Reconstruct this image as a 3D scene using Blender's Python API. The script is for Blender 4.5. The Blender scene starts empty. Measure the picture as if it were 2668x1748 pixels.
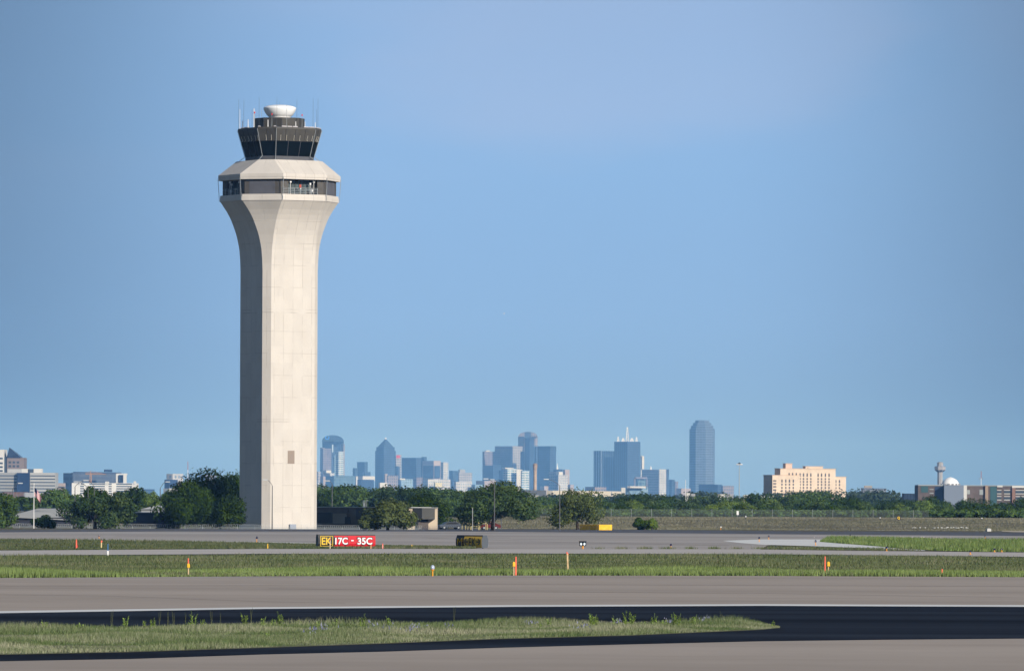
import bpy, math, random
import numpy as np
from mathutils import Vector, Matrix
R = math.radians
# ---------------------------------------------------------------- camera
F, CX, YH, HC, ROLL = 17800.0, 1334.0, 1328.0, 3.5, R(0.25)   # focal length in photo pixels, horizon row, eye height, roll
cr, sr = math.cos(ROLL), math.sin(ROLL)
scene = bpy.context.scene
col = scene.collection
cam_d = bpy.data.cameras.new("camera"); cam = bpy.data.objects.new("camera", cam_d); col.objects.link(cam)
cam_d.sensor_width = 36.0; cam_d.lens = F / 2668 * 36.0
cam_d.shift_y = (YH - 874) / 2668
cam_d.clip_start = 1.0; cam_d.clip_end = 80000
cam.matrix_world = Matrix(((cr, -sr, 0, 0), (0, 0, -1, 0), (sr, cr, 0, HC), (0, 0, 0, 1)))
scene.camera = cam
# ---------------------------------------------------------------- sun and sky
SUN_AZ, SUN_EL = 38.0, 22.5          # degrees to the right of straight behind the camera, elevation
sun_dir = Vector((math.sin(R(SUN_AZ)) * math.cos(R(SUN_EL)), -math.cos(R(SUN_AZ)) * math.cos(R(SUN_EL)), math.sin(R(SUN_EL))))
sl = bpy.data.lights.new("sun", 'SUN'); sl.energy = 4.8; sl.angle = R(0.5); sl.color = (1.0, 0.93, 0.83)
so = bpy.data.objects.new("sun", sl); col.objects.link(so)
so.rotation_euler = sun_dir.to_track_quat('Z', 'Y').to_euler()
world = bpy.data.worlds.new("World"); scene.world = world; world.use_nodes = True
wt = world.node_tree; wn = wt.nodes; wl = wt.links
bg = wn["Background"]

class N:
    """tiny node helper"""
    def __init__(s, tree): s.t = tree
    def new(s, typ, **kw):
        n = s.t.nodes.new(typ)
        for k, v in kw.items(): setattr(n, k, v)
        return n
    def put(s, sock, v):
        if isinstance(v, bpy.types.NodeSocket): s.t.links.new(v, sock)
        elif v is not None:
            if isinstance(v, (tuple, list)) and len(v) == 3 and sock.type == 'RGBA': v = (*v, 1)
            sock.default_value = v
    def math(s, op, a, b=None, c=None, clamp=False):
        n = s.new('ShaderNodeMath', operation=op); n.use_clamp = clamp
        for i, v in enumerate((a, b, c)):
            if v is not None: s.put(n.inputs[i], v)
        return n.outputs[0]
    def mix(s, f, a, b, mode='MIX'):
        n = s.new('ShaderNodeMix', data_type='RGBA', blend_type=mode)
        s.put(n.inputs['Factor'], f); s.put(n.inputs[6], a); s.put(n.inputs[7], b)
        return n.outputs[2]
    def ramp(s, f, stops, interp='LINEAR'):
        n = s.new('ShaderNodeValToRGB'); e = n.color_ramp.elements; n.color_ramp.interpolation = interp
        while len(e) > len(stops): e.remove(e[-1])
        while len(e) < len(stops): e.new(1.0)
        for el, (p, c) in zip(e, stops): el.position = p; el.color = (*c, 1) if len(c) == 3 else c
        s.put(n.inputs[0], f); return n.outputs[0]
    def step(s, v, lo, hi):
        n = s.new('ShaderNodeMapRange', interpolation_type='SMOOTHSTEP'); s.put(n.inputs[0], v)
        n.inputs[1].default_value = lo; n.inputs[2].default_value = hi; return n.outputs[0]

w = N(wt)
sky = w.new('ShaderNodeTexSky', sky_type='NISHITA'); sky.sun_disc = False
sky.sun_elevation = R(SUN_EL); sky.sun_rotation = R(180 - SUN_AZ)
sky.air_density = 1.0; sky.dust_density = 0.3; sky.ozone_density = 2.0; sky.altitude = 200
tc = w.new('ShaderNodeTexCoord'); sep = w.new('ShaderNodeSeparateXYZ'); wl.new(tc.outputs['Generated'], sep.inputs[0])
X, Z = sep.outputs[0], sep.outputs[2]
SKY_S = 0.075
nis = w.mix(1.0, sky.outputs[0], (SKY_S, SKY_S, SKY_S), 'MULTIPLY')
low = w.ramp(w.math('MULTIPLY', Z, 10.0, clamp=True), [(0, (.19, .31, .53)), (.12, (.212, .36, .62)), (.28, (.25, .428, .735)), (.5, (.262, .458, .775)), (.75, (.272, .468, .79)), (1, (.26, .45, .75))])
cmap = w.new('ShaderNodeMapping'); cmap.inputs['Scale'].default_value = (9, 9, 30); cmap.inputs['Rotation'].default_value = (0, .25, 0); cmap.inputs['Location'].default_value = (1.35, 0, .2)
wl.new(tc.outputs['Generated'], cmap.inputs[0])
cn = w.new('ShaderNodeTexNoise'); cn.inputs['Scale'].default_value = 1.0; cn.inputs['Detail'].default_value = 3; wl.new(cmap.outputs[0], cn.inputs[0])
cf = w.math('MULTIPLY', w.step(cn.outputs[0], .42, .72), w.step(Z, .028, .07))
low = w.mix(w.math('MULTIPLY', cf, .35), low, (.37, .50, .77))
# one broad thin veil of cloud high on the right of centre, its edges broken by noise
ex_ = w.math('DIVIDE', w.math('SUBTRACT', X, .017), .034); ez_ = w.math('DIVIDE', w.math('SUBTRACT', Z, w.math('ADD', .0655, w.math('MULTIPLY', X, .10))), .0125)
er = w.math('ADD', w.math('MULTIPLY', ex_, ex_), w.math('MULTIPLY', ez_, ez_))
cmap2 = w.new('ShaderNodeMapping'); cmap2.inputs['Scale'].default_value = (30, 30, 110); wl.new(tc.outputs['Generated'], cmap2.inputs[0])
cn2 = w.new('ShaderNodeTexNoise'); cn2.inputs['Scale'].default_value = 1.0; cn2.inputs['Detail'].default_value = 4; wl.new(cmap2.outputs[0], cn2.inputs[0])
veil = w.math('MULTIPLY', w.step(w.math('ADD', er, w.math('MULTIPLY', cn2.outputs[0], -2.0)), 1.0, -.5), .55)
low = w.mix(veil, low, (.36, .495, .765))
# lens vignette put into the sky colour: dims to either side and near the top
ax = w.math('ABSOLUTE', w.math('ADD', X, -.004))
dim = w.math('SUBTRACT', 1.0, w.math('MULTIPLY', w.step(ax, .022, .095), .50))
dim = w.math('MULTIPLY', dim, w.math('SUBTRACT', 1.0, w.math('MULTIPLY', w.step(Z, .05, .095), .10)))
low = w.mix(1.0, low, dim, 'MULTIPLY')
colr = w.mix(w.step(Z, .12, .35), low, nis)
wl.new(colr, bg.inputs[0]); bg.inputs[1].default_value = 1.0
HAZE_D, HAZE_C = 3.0e-5, (.19, .46, 1.0)
scene.view_settings.view_transform = 'Standard'; scene.view_settings.look = 'None'
scene.view_settings.exposure = 0.0; scene.view_settings.gamma = 1.0
scene.cycles.use_denoising = True
scene.cycles.max_bounces = 5; scene.cycles.diffuse_bounces = 2; scene.cycles.glossy_bounces = 2
scene.cycles.transparent_max_bounces = 16; scene.cycles.volume_bounces = 0
scene.cycles.sample_clamp_indirect = 4.0
# ---------------------------------------------------------------- from photo pixel and distance to world
def ray(px, py):
    x, y = (px - CX) / F, (YH - py) / F
    return x * cr - y * sr, x * sr + y * cr
def P(px, py, d):
    a, b = ray(px, py); return Vector((a * d, d, HC + b * d))
def G(px, py, z=0.0):
    a, b = ray(px, py); d = (z - HC) / b; return Vector((a * d, d, z))
def gx(px, d): return (px - CX) / F * d
def pz(py, d, px=CX): return P(px, py, d).z
def terrain(x, y):
    t = min(1, max(0, (y - 1262) / 230)); t = t * t * (3 - 2 * t)
    k = min(1, max(0, (x + 60) / 60)) if y < 1700 else 1
    t2 = min(1, max(0, (y - 1420) / 200))
    return 2.0 * (k * t + (1 - k) * t2)
# ---------------------------------------------------------------- object helpers
def tag(o, label=None, cat=None, group=None, kind=None):
    for k, v in (("label", label), ("category", cat), ("group", group), ("kind", kind)):
        if v: o[k] = v
    return o
def empty(name, loc, rz=0.0, label=None, cat=None, group=None):
    o = bpy.data.objects.new(name, None); col.objects.link(o); o.location = loc; o.rotation_euler = (0, 0, rz)
    o.empty_display_size = .2
    return tag(o, label, cat, group)
def link(name, me, parent=None, loc=None):
    o = bpy.data.objects.new(name, me); col.objects.link(o)
    if parent: o.parent = parent
    if loc is not None: o.location = loc
    return o
def copy_thing(o, loc, rz=None, scale=None, **kw):
    c = o.copy(); col.objects.link(c); c.location = loc
    if rz is not None: c.rotation_euler = (0, 0, rz)
    if scale is not None: c.scale = scale
    for ch in list(o.children):
        k = ch.copy(); col.objects.link(k); k.parent = c
        for g in ch.children:
            q = g.copy(); col.objects.link(q); q.parent = k
    tag(c, **kw); return c
class MB:
    def __init__(s): s.v = []; s.f = []; s.uvs = {}
    def face(s, pts, uv=None):
        i = len(s.v); s.v += [tuple(p) for p in pts]; s.f.append(tuple(range(i, i + len(pts))))
        if uv: s.uvs[len(s.f) - 1] = uv
    def box(s, x0, x1, y0, y1, z0, z1):
        return s.prism([(x0, y0), (x1, y0), (x1, y1), (x0, y1)], z0, z1)
    def prism(s, pts, z0, z1, top=None):
        i = len(s.v); n = len(pts); top = top or pts
        s.v += [(p[0], p[1], z0) for p in pts] + [(p[0], p[1], z1) for p in top]
        for k in range(n): s.f.append((i + k, i + (k + 1) % n, i + n + (k + 1) % n, i + n + k))
        s.f.append(tuple(i + n + k for k in range(n))); s.f.append(tuple(i + k for k in reversed(range(n))))
        return s
    def tube(s, p0, p1, r0, r1=None, n=6):
        r1 = r0 if r1 is None else r1; p0, p1 = Vector(p0), Vector(p1); d = (p1 - p0)
        if d.length < 1e-6: return s
        q = d.to_track_quat('Z', 'Y'); i = len(s.v)
        for p, r in ((p0, r0), (p1, r1)):
            for k in range(n):
                a = 2 * math.pi * k / n; s.v.append(tuple(p + q @ Vector((math.cos(a) * r, math.sin(a) * r, 0))))
        for k in range(n): s.f.append((i + k, i + (k + 1) % n, i + n + (k + 1) % n, i + n + k))
        s.f.append(tuple(i + n + k for k in range(n))); s.f.append(tuple(i + k for k in reversed(range(n))))
        return s
    def path(s, pts, r, n=6):
        for a, b in zip(pts, pts[1:]): s.tube(a, b, r, r, n)
        return s
    def lathe(s, prof, n=32, c=(0, 0, 0)):
        i = len(s.v)
        for r, z in prof:
            for k in range(n):
                a = 2 * math.pi * k / n; s.v.append((c[0] + r * math.cos(a), c[1] + r * math.sin(a), c[2] + z))
        for j in range(len(prof) - 1):
            for k in range(n):
                s.f.append((i + j * n + k, i + j * n + (k + 1) % n, i + (j + 1) * n + (k + 1) % n, i + (j + 1) * n + k))
        s.f.append(tuple(i + (len(prof) - 1) * n + k for k in range(n))); s.f.append(tuple(i + k for k in reversed(range(n))))
        return s
    def build(s, name, mat, parent=None, loc=None, smooth=False, bevel=0):
        me = bpy.data.meshes.new(name); me.from_pydata(s.v, [], s.f); me.update()
        uv = me.uv_layers.new(name="UVMap")
        for p in me.polygons:
            nn = p.normal
            t = Vector((-nn.y, nn.x, 0)); t = t.normalized() if t.length > .3 else Vector((1, 0, 0))
            cust = s.uvs.get(p.index)
            for j, li in enumerate(p.loop_indices):
                co = me.vertices[me.loops[li].vertex_index].co
                uv.data[li].uv = cust[j] if cust else ((co.dot(t), co.z) if abs(nn.z) < .8 else (co.x, co.y))
            p.use_smooth = smooth
        me.materials.append(mat)
        o = link(name, me, parent, loc)
        if bevel:
            m = o.modifiers.new("bevel", 'BEVEL'); m.width = bevel; m.segments = 2
        return o
def big_mesh(name, verts, quads, mat, parent=None, k=4):
    verts = np.ascontiguousarray(verts, dtype=np.float32); quads = np.ascontiguousarray(quads, dtype=np.int32)
    me = bpy.data.meshes.new(name); nf = len(quads)
    me.vertices.add(len(verts)); me.vertices.foreach_set("co", verts.ravel())
    me.loops.add(nf * k); me.loops.foreach_set("vertex_index", quads.ravel())
    me.polygons.add(nf); me.polygons.foreach_set("loop_start", np.arange(0, nf * k, k, dtype=np.int32))
    me.update(calc_edges=True); me.materials.append(mat)
    return me
# ---------------------------------------------------------------- materials
def base_mat(name):
    m = bpy.data.materials.new(name); m.use_nodes = True
    return m, N(m.node_tree), m.node_tree.nodes["Principled BSDF"]
def M(name, c, rough=.7, spec=.3, noise=None, metallic=0.0, alpha=None, emit=None, streak=None):
    m, n, b = base_mat(name)
    out = c
    if noise:
        t = n.new('ShaderNodeTexCoord'); x = n.new('ShaderNodeTexNoise'); x.inputs['Scale'].default_value = noise[0]; x.inputs['Detail'].default_value = 6
        v = t.outputs['Object']
        if streak:
            mp = n.new('ShaderNodeMapping'); mp.inputs['Scale'].default_value = streak; n.put(mp.inputs[0], v); v = mp.outputs[0]
        n.put(x.inputs[0], v); a = noise[1]
        out = n.mix(n.step(x.outputs[0], .3, .7), tuple(i * (1 - a) for i in c), tuple(min(1, i * (1 + a)) for i in c))
    n.put(b.inputs['Base Color'], out); b.inputs['Roughness'].default_value = rough; b.inputs['Specular IOR Level'].default_value = spec
    b.inputs['Metallic'].default_value = metallic
    if alpha is not None: b.inputs['Alpha'].default_value = alpha
    if emit: b.inputs['Emission Color'].default_value = (*emit[0], 1); b.inputs['Emission Strength'].default_value = emit[1]
    return m
def facade(name, wall, glass, fh, bw, hr, wr, rough=.35, amt=.12):
    """windows in a grid: floors fh high with glass share hr, bays bw wide with glass share wr"""
    m, n, b = base_mat(name)
    t = n.new('ShaderNodeUVMap'); s = n.new('ShaderNodeSeparateXYZ'); n.put(s.inputs[0], t.outputs[0])
    u = n.math('FRACT', n.math('DIVIDE', n.math('ADD', s.outputs[0], 1000.0), bw)); v = n.math('FRACT', n.math('DIVIDE', s.outputs[1], fh))
    f = n.math('MULTIPLY', n.math('LESS_THAN', u, wr), n.math('LESS_THAN', v, hr))
    wn_ = n.new('ShaderNodeTexWhiteNoise', noise_dimensions='2D'); cb = n.new('ShaderNodeCombineXYZ')
    n.put(cb.inputs[0], n.math('FLOOR', n.math('DIVIDE', s.outputs[0], bw))); n.put(cb.inputs[1], n.math('FLOOR', n.math('DIVIDE', s.outputs[1], fh)))
    n.put(wn_.inputs[0], cb.outputs[0])
    g = n.mix(wn_.outputs[0], tuple(i * (1 - amt * 2) for i in glass), tuple(i * (1 + amt * 4) for i in glass))
    ns = n.new('ShaderNodeTexNoise'); ns.inputs['Scale'].default_value = .04; ns.inputs['Detail'].default_value = 4
    tc_ = n.new('ShaderNodeTexCoord'); n.put(ns.inputs[0], tc_.outputs['Object'])
    wl_ = n.mix(n.step(ns.outputs[0], .35, .65), tuple(i * (1 - amt) for i in wall), tuple(min(1, i * (1 + amt)) for i in wall))
    n.put(b.inputs['Base Color'], n.mix(f, wl_, g))
    n.put(b.inputs['Roughness'], n.math('SUBTRACT', .8, n.math('MULTIPLY', f, .8 - rough)))
    b.inputs['Specular IOR Level'].default_value = .3
    return m
def leaves(name, c1, c2, c3, patch=.25):
    """leaf colour varies from leaf clump to leaf clump"""
    m, n, b = base_mat(name)
    g = n.new('ShaderNodeNewGeometry'); t = n.new('ShaderNodeTexCoord'); x = n.new('ShaderNodeTexNoise')
    x.inputs['Scale'].default_value = patch; x.inputs['Detail'].default_value = 3; n.put(x.inputs[0], t.outputs['Object'])
    oi = n.new('ShaderNodeObjectInfo')
    f = n.math('ADD', n.math('MULTIPLY', g.outputs['Random Per Island'], .45), n.math('MULTIPLY', n.step(x.outputs[0], .3, .7), .55))
    c = n.ramp(f, [(0.05, c1), (.5, c2), (.95, c3)])
    br = n.math('ADD', .8, n.math('MULTIPLY', oi.outputs['Random'], .4))
    n.put(b.inputs['Base Color'], n.mix(1.0, c, br, 'MULTIPLY')); b.inputs['Roughness'].default_value = .75; b.inputs['Specular IOR Level'].default_value = .08
    return m
def ground_mat(name, stops, scale, streak=(1, 1, 1), rough=.95, spec=.1, scale2=None, amt2=.12):
    m, n, b = base_mat(name)
    t = n.new('ShaderNodeTexCoord'); mp = n.new('ShaderNodeMapping'); mp.inputs['Scale'].default_value = streak
    n.put(mp.inputs[0], t.outputs['Object']); x = n.new('ShaderNodeTexNoise'); x.inputs['Scale'].default_value = scale; x.inputs['Detail'].default_value = 8; x.inputs['Roughness'].default_value = .6
    n.put(x.inputs[0], mp.outputs[0])
    c = n.ramp(x.outputs[0], stops)
    if scale2:
        y = n.new('ShaderNodeTexNoise'); y.inputs['Scale'].default_value = scale2; y.inputs['Detail'].default_value = 4; n.put(y.inputs[0], t.outputs['Object'])
        c = n.mix(1.0, c, n.math('ADD', 1 - amt2, n.math('MULTIPLY', y.outputs[0], 2 * amt2)), 'MULTIPLY')
    n.put(b.inputs['Base Color'], c); b.inputs['Roughness'].default_value = rough; b.inputs['Specular IOR Level'].default_value = spec
    return m
m_conc_gray = M('pale_metal', (.45, .46, .47), .5, .4)
m_dark = M('dark_metal', (.03, .032, .036), .5, .3)
m_white = M('white_paint', (.8, .8, .8), .45, .4)
m_black = M('black_paint', (.012, .013, .016), .5, .3)
m_yellow = M('yellow_paint', (.80, .48, .03), .5, .3)
m_orange = M('orange_paint', (.80, .33, .03), .5, .3)
m_red = M('red_paint', (.45, .02, .02), .5, .3)
m_pink = M('faded_orange', (.85, .16, .10), .6, .2)
m_blue = M('blue_glass', (.01, .012, .06), .15, .5)
m_steel = M('galvanised_steel', (.33, .36, .38), .5, .4)
m_wood = M('raw_wood', (.62, .45, .25), .8, .2, (3, .2))
m_bark = M('bark', (.07, .055, .045), .9, .1, (2, .3))
# ---------------------------------------------------------------- ground, runways and taxiways
def sheet(name, far, near, z, mat):
    """flat paving between two edges, each a list of photo samples on the ground"""
    b = MB(); xs = sorted(set([p[0] for p in far] + [p[0] for p in near]))
    def at(l, x): return float(np.interp(x, [p[0] for p in l], [p[1] for p in l]))
    for a, c in zip(xs, xs[1:]):
        b.face([G(a, at(near, a), z), G(c, at(near, c), z), G(c, at(far, c), z), G(a, at(far, a), z)])
    o = b.build(name, mat); tag(o, kind='structure'); return o
m_ground = ground_mat('dry_turf', [(.3, (.10, .085, .06)), (.5, (.125, .115, .075)), (.7, (.10, .12, .05))], .02, (1, 1, 1), scale2=.6)
ys = [-400, 0, 300, 700, 1100, 1255, 1275, 1295, 1320, 1345, 1370, 1400, 1430, 1460, 1500, 1560, 1620, 1700, 2000, 3000, 6000, 15000, 34000]
xg = [-9000, -3000, -900, -300, -120, -80, -60, -40, -20, 0, 40, 120, 300, 900, 3000, 9000]
b = MB()
for y in ys:
    for x in xg: b.v.append((x, y, terrain(x, y) - .012))
nx = len(xg)
for j in range(len(ys) - 1):
    for i in range(nx - 1): b.f.append((j * nx + i, j * nx + i + 1, (j + 1) * nx + i + 1, (j + 1) * nx + i))
tag(b.build('ground', m_ground), kind='structure')
m_runway = ground_mat('runway_concrete', [(.34, (.35, .305, .268)), (.5, (.40, .348, .306)), (.66, (.44, .384, .34))], .05, (.05, 1.1, 1), .95, .06, .35, .10)
m_taxi = ground_mat('taxiway_concrete', [(.38, (.32, .295, .28)), (.5, (.40, .37, .35)), (.62, (.45, .42, .40))], .02, (.06, .8, 1), .95, .06, .2, .12)
m_road = ground_mat('service_road_concrete', [(.3, (.47, .44, .42)), (.7, (.54, .51, .48))], .05, (.2, 1, 1), .95, .06)
m_asph = ground_mat('dark_asphalt', [(.36, (.0095, .0125, .020)), (.5, (.0175, .0225, .035)), (.64, (.030, .038, .055))], .06, (.04, 1.5, 1), .95, .02)
m_asph2 = ground_mat('grey_asphalt', [(.3, (.095, .10, .118)), (.7, (.14, .147, .165))], .05, (.1, 1, 1), .95, .04)
m_line = ground_mat('worn_white_paint', [(.3, (.62, .64, .64)), (.6, (.80, .81, .80))], .5, (.3, 1, 1), .9, .1)
m_line2 = ground_mat('faded_white_paint', [(.35, (.28, .27, .26)), (.6, (.46, .46, .46))], .6, (.25, 1, 1), .9, .1)
m_kerb = ground_mat('pale_concrete_edge', [(.35, (.42, .41, .38)), (.7, (.60, .59, .55))], .6, (.4, 1, 1), .9, .1)
m_patch = ground_mat('pale_concrete_patch', [(.3, (.68, .69, .68)), (.7, (.78, .79, .77))], .1, (.5, 1, 1), .9, .1)
m_turf1 = ground_mat('green_turf', [(.3, (.05, .062, .025)), (.5, (.075, .09, .04)), (.7, (.10, .095, .055))], .4, (.4, 1, 1))
m_turf2 = ground_mat('straw_turf', [(.3, (.09, .105, .055)), (.5, (.14, .145, .09)), (.7, (.19, .18, .13))], .8, (.4, 1, 1))
sheet('apron_asphalt', [(-700, 1382), (0, 1380.3), (420, 1377.2), (1200, 1377.3), (1640, 1379.5), (2060, 1383.5), (2668, 1386.5), (3400, 1392)],
      [(-700, 1388), (0, 1386.5), (420, 1384), (1200, 1384.5), (1640, 1388), (2060, 1391.5), (2668, 1396), (3400, 1403)], .004, m_asph2)
tx_far = [(-700, 1387.8), (0, 1386.3), (420, 1383.8), (1200, 1384.3), (1640, 1387.8), (2060, 1391.3), (2668, 1395.8), (3400, 1402.8)]
rd_far = [(-700, 1438), (0, 1433.5), (400, 1431), (680, 1429.5), (1334, 1429), (1640, 1430), (1980, 1430.8), (2200, 1434), (2400, 1436), (2668, 1438.5), (3400, 1446)]
rd_near = [(-700, 1452), (0, 1446.5), (680, 1442), (1334, 1441), (1980, 1443), (2668, 1450), (3400, 1459)]
tx_near = [(-700, 1404), (0, 1403.5), (150, 1404.5), (460, 1408), (680, 1411), (822, 1415), (1000, 1419.5), (1190, 1424.5), (1260, 1428.5), (1640, 1430), (1980, 1430.8), (2000, 1420), (2140, 1408), (2668, 1404), (3400, 1410)]
sheet('taxiway', tx_far, tx_near, .008, m_taxi)
sheet('taxiway_edge_line', [(x, y + 5.2) for x, y in tx_far], [(x, y + 6.0) for x, y in tx_far], .012, m_line2)
sheet('taxiway_kerb', [(120, 1404.3), (460, 1407), (680, 1409.8), (822, 1413.5), (1000, 1418), (1190, 1423.3)], [(120, 1404.9), (460, 1409.5), (680, 1413), (822, 1416.8), (1000, 1420.8), (1190, 1424.8)], .014, m_kerb)
sheet('concrete_patch', [(1885, 1408), (1990, 1404.3), (2140, 1404.6), (2200, 1414), (2280, 1420), (2340, 1427), (2410, 1433)], [(1885, 1408.6), (1930, 1414), (1990, 1418.5), (2100, 1421.5), (2250, 1427), (2330, 1430.5), (2410, 1434)], .016, m_patch)
sheet('service_road', rd_far, rd_near, .012, m_road)
sheet('road_edge', [(x, y - .1) for x, y in rd_near], [(x, y + 1.6) for x, y in rd_near], .008, m_asph)
rw_far = [(-700, 1511), (0, 1505), (680, 1500.5), (1334, 1498.5), (1980, 1499.5), (2668, 1503), (3400, 1510)]
ln_far = [(-700, 1603), (0, 1591), (680, 1581), (1334, 1575.5), (1980, 1572.8), (2668, 1575.5), (3400, 1582)]
ln_near = [(x, y + (5.4 if x < 100 else 4.4)) for x, y in ln_far]
sheet('verge_turf', [(x, y + 1.5) for x, y in rd_near], rw_far, -.004, m_turf1)
sheet('runway', rw_far, [(x, y + 1) for x, y in ln_far], .004, m_runway)
sheet('runway_edge_line', [(0, 1507), (400, 1504.3), (680, 1502.2), (1334, 1500.2), (1700, 1501)], [(0, 1507.6), (400, 1505.2), (680, 1503.2), (1334, 1501.1), (1700, 1501.2)], .008, m_line2)
sheet('runway_side_line', ln_far, ln_near, .012, m_line)
d2_near = [(-700, 1734), (0, 1722), (340, 1716), (680, 1704.5), (1000, 1697), (1300, 1687), (1640, 1678), (1980, 1670), (2300, 1666), (2668, 1663), (3400, 1660)]
sheet('shoulder_asphalt', ln_near, d2_near, .006, m_asph)
sheet('near_runway', [(x, y - .2) for x, y in d2_near], [(x, 2600) for x, y in d2_near], .010, m_runway)
g2_far = [(-700, 1650), (0, 1640), (300, 1637), (680, 1630), (1000, 1628), (1300, 1624), (1700, 1629), (1980, 1624), (2033, 1634)]
g2_near = [(-700, 1716), (0, 1705), (340, 1698), (680, 1687), (1000, 1676), (1300, 1664), (1640, 1655), (1980, 1640), (2033, 1635)]
sheet('median_turf', g2_far, g2_near, .016, m_turf2)
sheet('left_turf', [(x, y + .2) for x, y in [(-700, 1404), (0, 1403.5), (120, 1404.9), (460, 1409.5), (680, 1413), (822, 1416.8), (1000, 1420.8), (1190, 1424.8), (1260, 1428.6)]], [p for p in rd_far if p[0] <= 680] + [(1260, 1429)], .005, m_turf1)
is_far = [(2137, 1410), (2165, 1407), (2220, 1404), (2370, 1403.5), (2500, 1405.5), (2668, 1407.5), (3400, 1416)]
is_near = [(2137, 1411), (2200, 1416), (2280, 1422), (2350, 1429), (2450, 1434.5), (2668, 1438), (3400, 1446)]
sheet('island_turf', is_far, is_near, .020, m_turf1)
sheet('sand_heap', [(2610, 1383), (2640, 1378), (2700, 1376), (3400, 1372)], [(2610, 1384), (2640, 1385.6), (2700, 1386.4), (3400, 1391)], .03, ground_mat('sand', [(.3, (.42, .37, .28)), (.7, (.55, .49, .39))], 1))
m_seal = M('joint_sealant', (.17, .15, .135), .9, .1)
for nm, a in (('taxiway_joint', [(1100, 1400.3), (1440, 1411.2), (1640, 1415.5), (1900, 1421)]), ('taxiway_joint', [(300, 1396), (900, 1398.5), (1330, 1400.5)]), ('taxiway_joint', [(1334, 1405), (1500, 1402.5), (1700, 1401)]),
              ('runway_joint', [(0, 1548), (300, 1552), (680, 1566), (900, 1570)]), ('runway_joint', [(700, 1532), (1300, 1540), (2000, 1545), (2668, 1556)]), ('runway_joint', [(-100, 1527), (1200, 1521), (2700, 1527)])):
    sheet(nm, [(x, y - .13) for x, y in a], [(x, y + .13) for x, y in a], .018, m_seal)
# ---------------------------------------------------------------- grass
rng = np.random.default_rng(7)
def inside_sheet(far, near, n, x0, x1, z=0.0, bias=1.0):
    """n random ground points between two sheet edges, even over the picture's strip and so denser near the eye"""
    px = rng.uniform(x0, x1, n); t = rng.uniform(0, 1, n) ** bias
    yf = np.interp(px, [p[0] for p in far], [p[1] for p in far]); yn = np.interp(px, [p[0] for p in near], [p[1] for p in near])
    py = yf + (yn - yf) * t
    x = (px - CX) / F; y = (YH - py) / F; a = x * cr - y * sr; bb = x * sr + y * cr; d = (z - HC) / bb
    return np.stack([a * d, d, np.full(n, z)], 1)
def blades(name, pts, h, wd, mat, hj=.5, lean=.35, clump=None):
    n = len(pts)
    hh = h * (1 - hj + 2 * hj * rng.random(n)) if clump is None else clump(pts) * h * (1 - hj + 2 * hj * rng.random(n))
    ang = rng.uniform(0, 2 * np.pi, n); wv = wd * rng.uniform(.6, 1.4, n)
    dx, dy = np.cos(ang) * wv / 2, np.sin(ang) * wv / 2
    la = rng.uniform(0, 2 * np.pi, n); ll = hh * lean * rng.random(n)
    v = np.empty((n, 3, 3)); v[:, 0] = pts; v[:, 1] = pts; v[:, 2] = pts
    v[:, 0, 0] -= dx; v[:, 0, 1] -= dy; v[:, 1, 0] += dx; v[:, 1, 1] += dy
    v[:, 2, 0] += np.cos(la) * ll; v[:, 2, 1] += np.sin(la) * ll; v[:, 2, 2] += hh
    me = big_mesh(name, v.reshape(-1, 3), np.arange(n * 3).reshape(-1, 3), mat, k=3)
    return link(name, me)
def lump(freq, lo=.55, hi=1.5, seed=0):
    r_ = np.random.default_rng(seed); K = [(r_.uniform(-1, 1, 2) * freq, r_.uniform(0, 6.28)) for _ in range(9)]
    def f(p):
        s = sum(np.sin(p[:, 0] * k[0] + p[:, 1] * k[1] * .5 + ph) for k, ph in K) / 3.0
        return np.clip((lo + hi) / 2 + s * (hi - lo) / 2, lo * .8, hi * 1.3)
    return f
_l3 = lump(1.2, .4, 1.6, 3)
def tip_taper(p):
    px = p[:, 0] / p[:, 1] * F + CX
    return _l3(p) * np.clip((2036 - px) / 110, .35, 1) * np.where(px > 1700, rng.uniform(.6, 1.25, len(p)), 1)
g_dark = leaves('dark_green_grass', (.055, .075, .03), (.10, .13, .055), (.21, .20, .13), .12)
g_bright = leaves('bright_green_grass', (.12, .17, .055), (.18, .25, .08), (.25, .31, .12), .2)
g_straw = leaves('straw_grass', (.06, .105, .03), (.145, .18, .085), (.34, .33, .24), .22)
g_bank = leaves('dry_bank_grass', (.088, .092, .055), (.15, .145, .10), (.235, .22, .165), .06)
g_isl = leaves('island_grass', (.07, .11, .03), (.13, .20, .055), (.25, .27, .13), .15)
mid = [(x, float(np.interp(x, [p[0] for p in rw_far], [p[1] for p in rw_far])) - 9) for x in (-700, 0, 680, 1334, 1980, 2668, 3400)]
tag(blades('grass', inside_sheet([(x, y + 2.2) for x, y in rd_near], rw_far, 190000, -350, 3000, 0, .85), .17, .042, g_dark, clump=lump(.3, .6, 1.3, 1)), 'dark green grass of the wide verge between service road and runway', 'grass', kind='stuff')
tag(blades('grass', inside_sheet(mid, rw_far, 150000, -350, 3000), .22, .036, g_bright, clump=lump(.5, .5, 1.4, 2)), 'bright green tall grass along the far edge of the runway', 'grass', kind='stuff')
tag(blades('grass', inside_sheet(g2_far, g2_near, 190000, -250, 2031), .11, .020, g_straw, lean=.7, clump=tip_taper), 'straw and green grass of the narrow strip between the two dark asphalt bands', 'grass', kind='stuff')
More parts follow.
